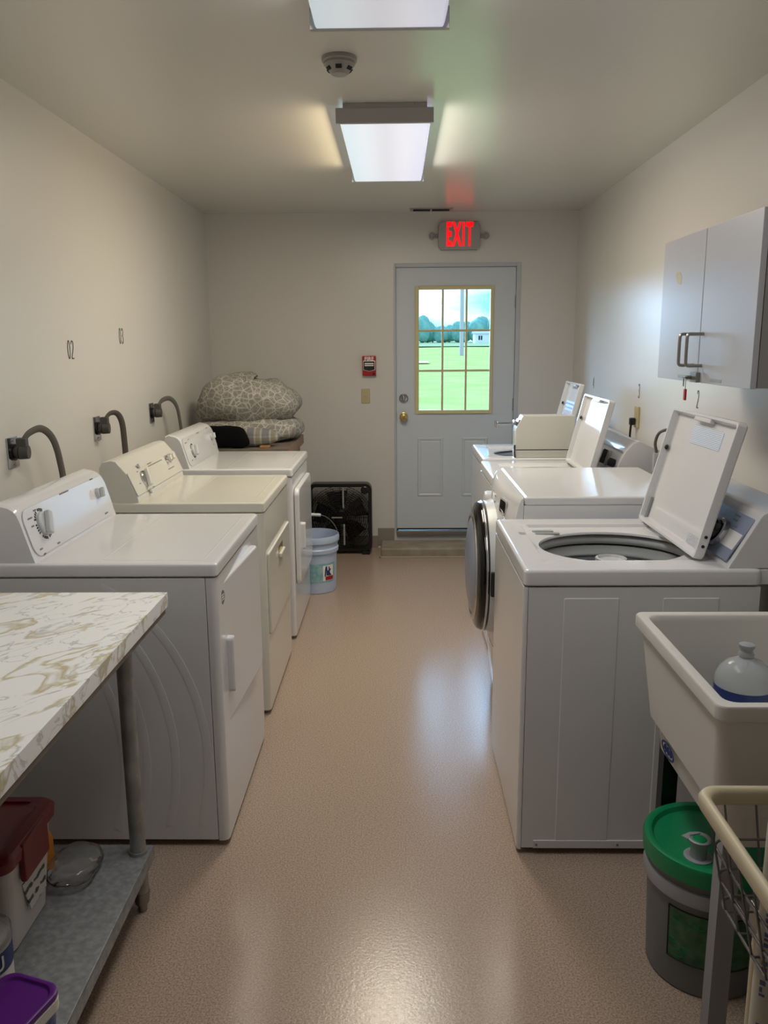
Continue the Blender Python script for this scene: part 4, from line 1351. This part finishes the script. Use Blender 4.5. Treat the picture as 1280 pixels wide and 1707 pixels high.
# white bucket with handle by the third dryer
bx, by = -0.532, 5.085
t = thing('white_bucket', (bx, by, 0), 'pale bucket with wire handle on the floor beyond the farthest dryer', 'bucket')
obj('shell', B().lathe([(0.128, 0.0), (0.132, 0.004), (0.140, 0.26), (0.150, 0.262), (0.152, 0.285), (0.145, 0.292), (0.145, 0.325), (0.156, 0.328), (0.158, 0.350), (0.153, 0.368), (0.147, 0.368), (0.143, 0.34), (0.126, 0.05), (0.122, 0.012), (0.0, 0.010)], (bx, by, 0), 40, cap1=False), 'blue_bucket', t, 40)


def wrap(b, cx, cy, r0, r1, z0, z1, a0, a1, n=14, th=0.0012):
    """curved label around a tapered bucket"""
    I = [(cx + (r0 - 0.0005) * math.cos(a0 + (a1 - a0) * i / n), cy + (r0 - 0.0005) * math.sin(a0 + (a1 - a0) * i / n), z0) for i in range(n + 1)]
    for (ra, rb, za, zb) in ((r0 + th, r1 + th, z0, z1),):
        A = [(cx + ra * math.cos(a0 + (a1 - a0) * i / n), cy + ra * math.sin(a0 + (a1 - a0) * i / n), za) for i in range(n + 1)]
        Bq = [(cx + rb * math.cos(a0 + (a1 - a0) * i / n), cy + rb * math.sin(a0 + (a1 - a0) * i / n), zb) for i in range(n + 1)]
        b.loft([A, Bq], False, False, closed=False)
    return b


def wpt(cx, cy, r, a, z):
    return (cx + r * math.cos(a), cy + r * math.sin(a), z)


lab = obj('bucket_label', wrap(B(), bx, by, 0.1345, 0.1385, 0.075, 0.198, -2.1, -0.42), 'teal', t, 60)
lw_ = wrap(B(), bx, by, 0.1352, 0.1382, 0.085, 0.185, -1.12, -0.55)
obj('label_panel', lw_, 'label_white', lab, 60)
sc_ = B()
for pts in ([(-1.02, 0.115), (-0.98, 0.165), (-0.94, 0.175), (-0.92, 0.120)], [(-0.90, 0.120), (-0.86, 0.150), (-0.84, 0.118)], [(-0.80, 0.175), (-0.80, 0.118)], [(-0.72, 0.160), (-0.80, 0.140), (-0.70, 0.118)]):
    sc_.tube(smooth_path([wpt(bx, by, 0.1385, a, z) for a, z in pts], 4), 0.0042, n=6)
obj('label_script', sc_, 'navy', lab, 60)
obj('label_ribbon', wrap(B(), bx, by, 0.1362, 0.1366, 0.088, 0.112, -1.0, -0.55, th=0.0018), 'red', lab, 60)
obj('handle_wire', B().tube(smooth_path([(bx + 0.150, by - 0.02, 0.31), (bx + 0.145, by - 0.03, 0.40), (bx + 0.10, by - 0.035, 0.468), (bx + 0.04, by - 0.03, 0.495), (bx - 0.04, by - 0.02, 0.497), (bx - 0.10, by - 0.01, 0.468), (bx - 0.145, by, 0.40), (bx - 0.150, by, 0.31)], 6), 0.0022, n=6), 'steel', t)
obj('handle_grip', B().cyl((bx - 0.045, by - 0.020, 0.4965), (bx + 0.045, by - 0.031, 0.4935), 0.010, n=12), 'white_bucket', t)

# ================================================================== left front: work table with shelf
t = thing('work_table', (-1.0, 1.35, 0), 'white marble-look work table with galvanised shelf at the front left', 'table')
tx0, tx1, ty0, ty1 = -1.365, -0.635, 0.55, 2.148
tt = obj('table_top', B().box(tx0, tx1, ty0, ty1, 0.850, 0.890, 0.0015), 'marble', t)
obj('under_board', B().box(tx0 + 0.01, tx1 - 0.006, ty0 + 0.01, ty1 - 0.010, 0.832, 0.8495, 0.001), 'counter', t)
sh_b = B().box(tx0 + 0.045, -0.690, ty0 + 0.09, 2.048, 0.172, 0.180, 0.002).box(-0.693, -0.690, ty0 + 0.09, 2.048, 0.138, 0.176, 0.001).box(tx0 + 0.045, -0.690, 2.045, 2.048, 0.138, 0.176, 0.001)
obj('lower_shelf', sh_b, 'shelf', t)
for x in (-0.722, -1.30):
    for y in (2.012, 0.68):
        lg = obj('leg', B().cyl((x, y, 0.045), (x, y, 0.8315), 0.021, n=18), 'galv', t)
        obj('leg_foot', B().cyl((x, y, 0), (x, y, 0.026), 0.013, n=14).cyl((x, y, 0.026), (x, y, 0.060), 0.020, 0.0235, n=18), 'steel', lg)
        obj('shelf_collar', B().cyl((x, y, 0.128), (x, y, 0.190), 0.025, n=18), 'galv', lg)

# red lidded bin
t = thing('red_lid_bin', (-1.05, 1.71, 0.18), 'milky storage bin with dark red latching lid on the table shelf', 'bin')
bl = []
for i, z in ((0.006, 0.1805), (0.0, 0.188), (-0.022, 0.425)):
    bl.append([(x, y, z) for x, y in rrect(-1.055, 1.712, 0.168 - i, 0.098 - i, 0.025, 5)])
obj('bin_body', B().loft(bl), 'bin', t, 40)
ld = []
for i, z in ((-0.020, 0.410), (-0.030, 0.416), (-0.032, 0.440), (-0.024, 0.450), (0.0, 0.452), (0.006, 0.446), (0.03, 0.445)):
    ld.append([(x, y, z) for x, y in rrect(-1.055, 1.712, 0.168 - i, 0.108 - i, 0.035, 6)])
lid = obj('bin_lid', B().loft(ld), 'darkred', t, 40)
obj('latch', B().box(-0.868, -0.852, 1.645, 1.775, 0.352, 0.448, 0.006), 'darkred', lid)
pl = obj('bin_label', B().prism([(1.66, 0.335), (1.69, 0.25), (1.775, 0.25), (1.775, 0.335)], 'x', -0.874, -0.8715).xf(Matrix.Identity(4)), 'label_bin', t, 0)
o = B().lathe([(0.034, 0), (0.036, 0.004), (0.036, 0.095), (0.028, 0.115), (0.014, 0.122), (0.014, 0.14), (0.0, 0.142)], (-0.955, 1.925, 0.1802), 24, cap1=False)
o = obj('orange_bottle', o, 'orange')
tag(o, 'small orange bottle just behind the red-lidded bin', 'bottle')
# clear dome
dmb = blob((-0.860, 1.915, 0.212), (0.068, 0.085, 0.031), 0.9, 36, 18, 0.006, 22.0, 3.0, None, 0.1815)
o = obj('clear_plastic_dome', dmb, 'clear', None, 80)
tag(o, 'crumpled clear plastic dome lying on the shelf near the table leg', 'plastic cover')
# small tub with blue label
t = thing('detergent_tub', (-0.888, 1.49, 0.18), 'white tub with dark blue label, cut by the left edge of the picture', 'tub')
obj('tub_body', B().lathe([(0.056, 0.0005), (0.060, 0.004), (0.062, 0.145), (0.058, 0.150)], (-0.888, 1.49, 0.18), 36), 'tub_white', t)
obj('tub_cap', B().lathe([(0.0635, 0.142), (0.0645, 0.146), (0.064, 0.168), (0.058, 0.174), (0.0, 0.174)], (-0.888, 1.49, 0.18), 36, cap0=False, cap1=False), 'clear', t)
lb = obj('blue_label', wrap(B(), -0.888, 1.49, 0.0612, 0.0618, 0.27, 0.318, -2.6, 0.6, 24), 'navy', t, 60)
a_ = -0.52
obj('letter', text_b('U', 0.045, frame_m((-0.888 + 0.0640 * math.cos(a_), 1.49 + 0.0640 * math.sin(a_), 0.293), (-math.sin(a_), math.cos(a_), 0), (0, 0, 1), (math.cos(a_), math.sin(a_), 0)), 0.8, 0.0006, 0.0005), 'label_white', lb, 0)
# purple lidded tub
t = thing('purple_lid_tub', (-0.775, 1.305, 0.18), 'white tub with purple lid at the bottom left corner of the picture', 'tub')
pm = Matrix.Translation((-0.775, 1.302, 0)) @ Matrix.Rotation(math.radians(-18), 4, 'Z')


def pur(i, z, r=0.03):
    return [(x, y, z) for x, y in rrect(0, 0, 0.068 - i, 0.122 - i, r, 6)]


obj('tub_body', B().loft([pur(0.012, 0.1805), pur(0.008, 0.186), pur(0.003, 0.262)]).xf(pm), 'blue_print', t, 40)
obj('tub_rim', B().loft([pur(0.002, 0.2625), pur(-0.001, 0.266), pur(-0.001, 0.288), pur(0.003, 0.2895)]).xf(pm), 'tub_white', t, 40)
obj('tub_lid', B().loft([pur(0.001, 0.290), pur(-0.001, 0.293), pur(0.0, 0.302), pur(0.004, 0.304), pur(0.009, 0.303), pur(0.012, 0.298), pur(0.02, 0.298)]).xf(pm), 'purple', t, 40)

# ================================================================== right front: utility sink
t = thing('utility_sink', (0.91, 1.77, 0), 'off-white plastic utility sink at the front right beside the washer', 'sink')
sx0, sx1, sy0, sy1 = 0.622, 1.200, 1.482, 2.058
scx, scy, shx, shy = (sx0 + sx1) / 2, (sy0 + sy1) / 2, (sx1 - sx0) / 2, (sy1 - sy0) / 2


def sq(i, z, r):
    return [(x, y, z) for x, y in rrect(scx, scy, shx - i, shy - i, r, 7)]


obj('basin', B().loft([sq(0.064, 0.515, 0.05), sq(0.058, 0.525, 0.05), sq(0.052, 0.590, 0.05), sq(0.050, 0.596, 0.05), sq(0.034, 0.604, 0.05), sq(0.012, 0.826, 0.030), sq(0.002, 0.828, 0.024), sq(-0.001, 0.832, 0.022), sq(-0.001, 0.857, 0.022), sq(0.002, 0.861, 0.020),
                       sq(0.022, 0.861, 0.028), sq(0.026, 0.857, 0.034), sq(0.029, 0.845, 0.04), sq(0.060, 0.60, 0.06), sq(0.075, 0.552, 0.06), sq(0.10, 0.545, 0.06)]), 'sink', t, 45)
obj('drain', B().lathe([(0.035, 0), (0.033, 0.003), (0.0, 0.001)], (scx, scy, 0.5452), 24, cap1=False), 'steel', t)
obj('drain_pipe', B().cyl((scx, scy, 0.30), (scx, scy, 0.521), 0.022, n=16), 'pvc', t)
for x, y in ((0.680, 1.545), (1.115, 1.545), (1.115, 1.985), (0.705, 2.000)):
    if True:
        obj('leg', B().prism([(x, y), (x + 0.040, y), (x + 0.040, y + 0.004), (x + 0.004, y + 0.004), (x + 0.004, y + 0.040), (x, y + 0.040)], 'z', 0, 0.53), 'sink_leg' if y < 1.99 else 'black', t, 0)  # far-left leg is black: the shade under the sink put into its colour
# blue oval mark on the left face of the lower apron
om = frame_m((0.6695, 1.875, 0.560), (0, -1, 0), (-0.08, 0, 1), (-1, 0, -0.08))
ring_ = B().loft([[(a_ * math.cos(q), c_ * math.sin(q), z_) for q in [2 * PI * i / 28 for i in range(28)]] for a_, c_, z_ in ((0.046, 0.020, 0), (0.046, 0.020, 0.0015), (0.039, 0.015, 0.0015), (0.039, 0.015, 0))], False, False)
mk_ = obj('oval_mark', ring_.xf(om), 'navy', t, 40)
scr = B().tube(smooth_path([(-0.028, -0.006, 0.001), (-0.018, 0.008, 0.001), (-0.010, -0.006, 0.001), (0.0, 0.008, 0.001), (0.008, -0.006, 0.001), (0.018, 0.007, 0.001), (0.028, -0.004, 0.001)], 4), 0.0028, n=6)
obj('mark_script', scr.xf(om), 'navy', mk_, 40)

# jug in the sink
t = thing('detergent_jug', (0.838, 1.865, 0.5452), 'translucent jug with blue liquid standing in the utility sink', 'jug')
jx, jy = 0.838, 1.865


def jl(prof, n=36):
    return B().lathe(prof, (jx, jy, 0), n, cap1=False)


obj('jug_body', jl([(0.0685, 0.742), (0.0685, 0.750), (0.066, 0.766), (0.056, 0.785), (0.040, 0.800), (0.022, 0.808), (0.018, 0.812), (0.0, 0.813)]), 'jug', t, 50)
obj('liquid', jl([(0.060, 0.5456), (0.068, 0.552), (0.069, 0.7415), (0.0, 0.7416)]), 'liquid', t, 40)
obj('jug_cap', jl([(0.0175, 0.8135), (0.018, 0.822), (0.015, 0.826), (0.015, 0.832), (0.019, 0.838), (0.018, 0.844), (0.010, 0.847), (0.0, 0.846)], 24), 'bucket_ring', t, 50)

# green lidded bucket
gx_, gy_ = 0.772, 1.830
t = thing('green_lid_bucket', (gx_, gy_, 0), 'grey bucket with green lid and spout under the utility sink', 'bucket')
obj('shell', B().lathe([(0.130, 0.0), (0.134, 0.005), (0.146, 0.322), (0.140, 0.324)], (gx_, gy_, 0), 48), 'bucket_gray', t, 40)
obj('bucket_ring', B().lathe([(0.1445, 0.246), (0.152, 0.250), (0.154, 0.270), (0.150, 0.285), (0.1450, 0.287)], (gx_, gy_, 0), 48, cap0=False, cap1=False), 'bucket_ring', t, 40)
gl_ = obj('bucket_lid', B().lathe([(0.1485, 0.308), (0.157, 0.310), (0.159, 0.345), (0.156, 0.354), (0.148, 0.357), (0.138, 0.354), (0.132, 0.343), (0.0, 0.342)], (gx_, gy_, 0), 48, cap0=False, cap1=False), 'green', t, 40)
gl_['label'] = 'green lid with raised rim'
px_, py_ = gx_ - 0.052, gy_ - 0.066
sp = obj('pour_spout', B().lathe([(0.034, 0.3425), (0.034, 0.3455), (0.028, 0.3465), (0.020, 0.345), (0.019, 0.372), (0.026, 0.384), (0.028, 0.392), (0.024, 0.394), (0.019, 0.390), (0.0, 0.389)], (px_, py_, 0), 28, cap0=False, cap1=False), 'bucket_ring', t, 40)
obj('spout_plug', B().lathe([(0.017, 0.390), (0.015, 0.392), (0.0, 0.3925)], (px_, py_, 0), 20, cap1=False), 'green', sp)
obj('spout_tab', B().prism([(px_ - 0.030, py_ - 0.004), (px_ - 0.040, py_ + 0.010), (px_ - 0.016, py_ + 0.024), (px_ + 0.012, py_ + 0.026), (px_ + 0.006, py_ + 0.018), (px_ - 0.02, py_ + 0.012)], 'z', 0.3905, 0.3935), 'bucket_ring', sp, 0)
gl2 = obj('green_label', wrap(B(), gx_, gy_, 0.1372, 0.1418, 0.085, 0.225, -2.55, -1.1, 18), 'green_label', t, 60)
fr = B()
for z in (0.085, 0.225):
    r_ = 0.1385 if z < 0.1 else 0.1432
    fr.tube([wpt(gx_, gy_, r_, -2.55 + 1.45 * i / 18, z) for i in range(19)], 0.0018, n=6)
fr.tube([wpt(gx_, gy_, 0.1385, -2.55, 0.085), wpt(gx_, gy_, 0.1432, -2.55, 0.225)], 0.0018, n=6)
obj('label_border', fr, 'slot', gl2, 60)
lf = B()
for a, z, s_ in ((-2.40, 0.20, 0.010), (-2.12, 0.195, 0.012), (-1.98, 0.198, 0.010), (-2.46, 0.135, 0.009), (-2.25, 0.120, 0.010), (-2.34, 0.105, 0.013), (-1.55, 0.11, 0.010)):
    r_ = 0.1375 + (z - 0.085) * 0.033 + 0.0016
    pts = [wpt(gx_, gy_, r_, a + s_ / r_ * math.cos(q), z + s_ * 0.7 * math.sin(q)) for q in [2 * PI * i / 14 for i in range(14)]]
    lf.tube(pts, 0.0008, n=5, closed=True)
obj('label_drawing', lf, 'green', gl2, 60, kind='stuff')

# wire laundry basket, its post and base frame
t = thing('wire_laundry_cart', (0.75, 1.06, 0), 'wire laundry cart with cream rim and white post, cut by the bottom right corner', 'cart')
cx0, cx1, cy0, cy1, cz = 0.553, 1.00, 0.62, 1.385, 0.750
R = rrect((cx0 + cx1) / 2, (cy0 + cy1) / 2, (cx1 - cx0) / 2, (cy1 - cy0) / 2, 0.035, 6)
rim_ = B().loft([[(x, y, z) for x, y in rrect((cx0 + cx1) / 2, (cy0 + cy1) / 2, (cx1 - cx0) / 2 - i, (cy1 - cy0) / 2 - i, 0.035, 6)] for i, z in
                 ((0.001, 0.718), (-0.004, 0.722), (-0.006, 0.742), (-0.002, 0.750), (0.004, 0.752), (0.010, 0.749), (0.013, 0.742), (0.013, 0.722), (0.010, 0.718), (0.001, 0.718))], False, False)
obj('rim_bumper', rim_, 'vinyl', t, 50)
mid = B()
for z, i in ((0.655, 0.022), (0.600, 0.030), (0.548, 0.038)):
    mid.tube([(x, y, z) for x, y in rrect((cx0 + cx1) / 2, (cy0 + cy1) / 2, (cx1 - cx0) / 2 - i, (cy1 - cy0) / 2 - i, 0.03, 5)], 0.0028, n=6, closed=True)
obj('basket_hoop', mid, 'wire', t, 60)
vw = B()
zb = 0.545


def upright(xa, ya, xb, yb):
    vw.tube([(xa, ya, 0.722), (xb, yb, zb)], 0.0022, n=6)


for k in range(12):
    y = cy0 + 0.05 + k * (cy1 - cy0 - 0.1) / 11
    ym = (cy0 + cy1) / 2 + (y - (cy0 + cy1) / 2) * 0.92
    upright(cx0 + 0.006, y, cx0 + 0.038, ym)
    upright(cx1 - 0.006, y, cx1 - 0.038, ym)
    vw.tube([(cx0 + 0.038, ym, zb), (cx1 - 0.038, ym, zb)], 0.0022, n=6)
for k in range(7):
    x = cx0 + 0.05 + k * (cx1 - cx0 - 0.1) / 6
    xm = (cx0 + cx1) / 2 + (x - (cx0 + cx1) / 2) * 0.90
    upright(x, cy0 + 0.006, xm, cy0 + 0.038)
    upright(x, cy1 - 0.006, xm, cy1 - 0.038)
    vw.tube([(xm, cy0 + 0.038, zb), (xm, cy1 - 0.038, zb)], 0.0022, n=6)
obj('basket_wires', vw, 'wire', t, 60, kind='stuff')
po = obj('post', B().cyl((0.622, 1.205, 0.10), (0.622, 1.205, 1.25), 0.0205, n=20), 'pvc', t)
obj('post_bolt', B().cyl((0.600, 1.198, 0.360), (0.590, 1.195, 0.360), 0.009, n=12).cyl((0.604, 1.20, 0.360), (0.60, 1.198, 0.360), 0.005, n=8), 'brass', po)
pr = B()
random.seed(3)
zz = 0.30
while zz < 0.80:
    hgt = random.choice((0.006, 0.010, 0.010, 0.012))
    a = -2.35
    for k in range(2):
        if random.random() < 0.85:
            p = wpt(0.622, 1.205, 0.0206, a + 0.22 * k, zz)
            pr.box(-0.0006, 0.0010, -0.0022, 0.0022, 0, hgt * 0.7, mtx=frame_m(p, (math.cos(a), math.sin(a), 0), (-math.sin(a), math.cos(a), 0), (0, 0, 1)))
    zz += hgt + (0.05 if random.random() < 0.12 else 0.002)
obj('post_print', pr, 'pvc_print', po, 0, kind='stuff')
fr_ = B()
for x in (0.675, 0.93):
    fr_.tube(smooth_path([(x, 1.345, 0.07), (x, 1.345, 0.30), (x, 1.345, 0.46), (x + 0.005, 1.335, 0.505), (x + 0.02, 1.30, 0.525), (x + 0.02, 1.10, 0.530), (x + 0.02, 0.72, 0.530), (x + 0.005, 0.67, 0.505), (x, 0.66, 0.46), (x, 0.66, 0.07)], 5), 0.0125, n=12)
obj('tube_frame', fr_, 'vinyl', t, 60)
obj('base_bar', B().box(0.655, 0.95, 1.328, 1.362, 0.085, 0.110, 0.002).box(0.655, 0.95, 0.645, 0.675, 0.085, 0.110, 0.002).box(0.600, 0.640, 0.64, 1.365, 0.085, 0.100, 0.002).box(0.915, 0.945, 0.676, 1.327, 0.085, 0.110, 0.002).box(0.640, 0.655, 1.33, 1.36, 0.085, 0.100, 0.001).box(0.640, 0.655, 0.645, 0.675, 0.085, 0.100, 0.001), 'steel', t, 0)
obj('corner_clamp', B().box(0.640, 0.700, 1.285, 1.325, 0.495, 0.560, 0.004), 'steel', t)
for x in (0.675, 0.93):
    for y in (1.345, 0.66):
        wh = obj('caster', B().cyl((x - 0.010, y, 0.032), (x + 0.010, y, 0.032), 0.032, n=20), 'black', t)
        obj('caster_fork', B().box(x - 0.016, x - 0.012, y - 0.012, y + 0.012, 0.030, 0.080).box(x + 0.012, x + 0.016, y - 0.012, y + 0.012, 0.030, 0.080).box(x - 0.016, x + 0.016, y - 0.012, y + 0.012, 0.072, 0.085), 'steel', wh, 0)
o = obj('drain_hose', B().tube(smooth_path([(1.13, 2.16, 0.10), (1.12, 2.17, 0.5), (1.11, 2.18, 0.75), (1.115, 2.20, 0.83), (1.14, 2.235, 0.85), (1.19, 2.25, 0.80), (1.24, 2.25, 0.6)], 8), 0.018, n=12), 'black', None, 60)
tag(o, 'black drain hose hooked behind the nearest washer by the sink', 'hose')

# ================================================================== outside
def gz_(y):
    return -0.06 + (y - 6.4) * 0.0077


gb = B()
NX, NY = 24, 40
rows = []
for j in range(NY + 1):
    y = YB + T + 240 * (j / NY) ** 2
    rows.append([(-90 + 180 * i / NX, y, gz_(y) + 0.10 * noise.noise(Vector((i * 0.8, j * 0.5, 0))) * min(1, j / 12)) for i in range(NX + 1)])
gb.loft(rows, False, False, closed=False)
obj('ground', gb, 'grass', None, 60, kind='structure')
gf = B().loft([[(x, y, gz_(y) + 0.16) for x in (-90, 90)] for y in (128, 238)], False, False, closed=False)
o = obj('far_field', gf, 'field', None, 0, kind='structure')
pth = B()
L1, L2 = [], []
for i in range(20):
    q = i / 19
    x = -9.0 + 11.0 * q
    y = 52 + 26 * (1 - q) ** 2
    L1.append((x, y - 1.5, gz_(y - 1.5) + 0.10))
    L2.append((x, y + 1.5, gz_(y + 1.5) + 0.10))
obj('gravel_path', pth.loft([L1, L2], False, False, closed=False), 'path', None, 0, kind='structure')

o = obj('utility_pole', B().cyl((5.75, 74, gz_(74) - 0.3), (5.75, 74, 11.5), 0.19, 0.15, n=14), 'pole')
tag(o, 'pale utility pole standing in the lawn outside the door window', 'pole')
t = thing('far_house', (20, 186, gz_(186)), 'low white house far across the lawn, seen through the door window', 'house')
hz = gz_(186)
hw_ = obj('wall', B().box(17.2, 22.6, 184, 189, hz, hz + 2.2), 'house', t, 0)
obj('roof', B().prism([(183.6, hz + 2.2), (189.4, hz + 2.2), (186.5, hz + 2.9)], 'x', 16.9, 22.9), 'roof', t, 0)
for x in (18.0, 18.5, 20.6, 21.3, 21.9):
    obj('window', B().box(x, x + 0.32, 183.93, 184.02, hz + 0.8, hz + 1.7), 'slot', t, 0)

random.seed(11)
for k in range(36):
    x = -15 + k * 1.42 + random.uniform(-0.1, 0.1)
    y = 200 + 7 * (k % 3) + random.uniform(-0.5, 0.5)
    lump = 1.0 + 0.16 * math.sin(x * 0.33 + 1.2) + (0.22 if 3.5 < x < 9 or x > 21 else 0.0)
    h_ = random.uniform(4.6, 5.4) * lump
    z0 = gz_(y)
    t = thing('tree', (x, y, z0), 'hazy green tree in the far treeline outside the door window', 'tree', 'far treeline beyond the lawn')
    obj('trunk', B().cyl((x, y, z0 - 0.2), (x, y, z0 + h_ * 0.4), 0.22, 0.14, n=8), 'bark', t)
    r = random.uniform(1.75, 1.9)
    obj('crown', blob((x, y, z0 + h_ * 0.53), (r, r, h_ * 0.47), 0.8, 16, 12, 0.35, 0.8, k * 3.1), 'leaf', t, 60)
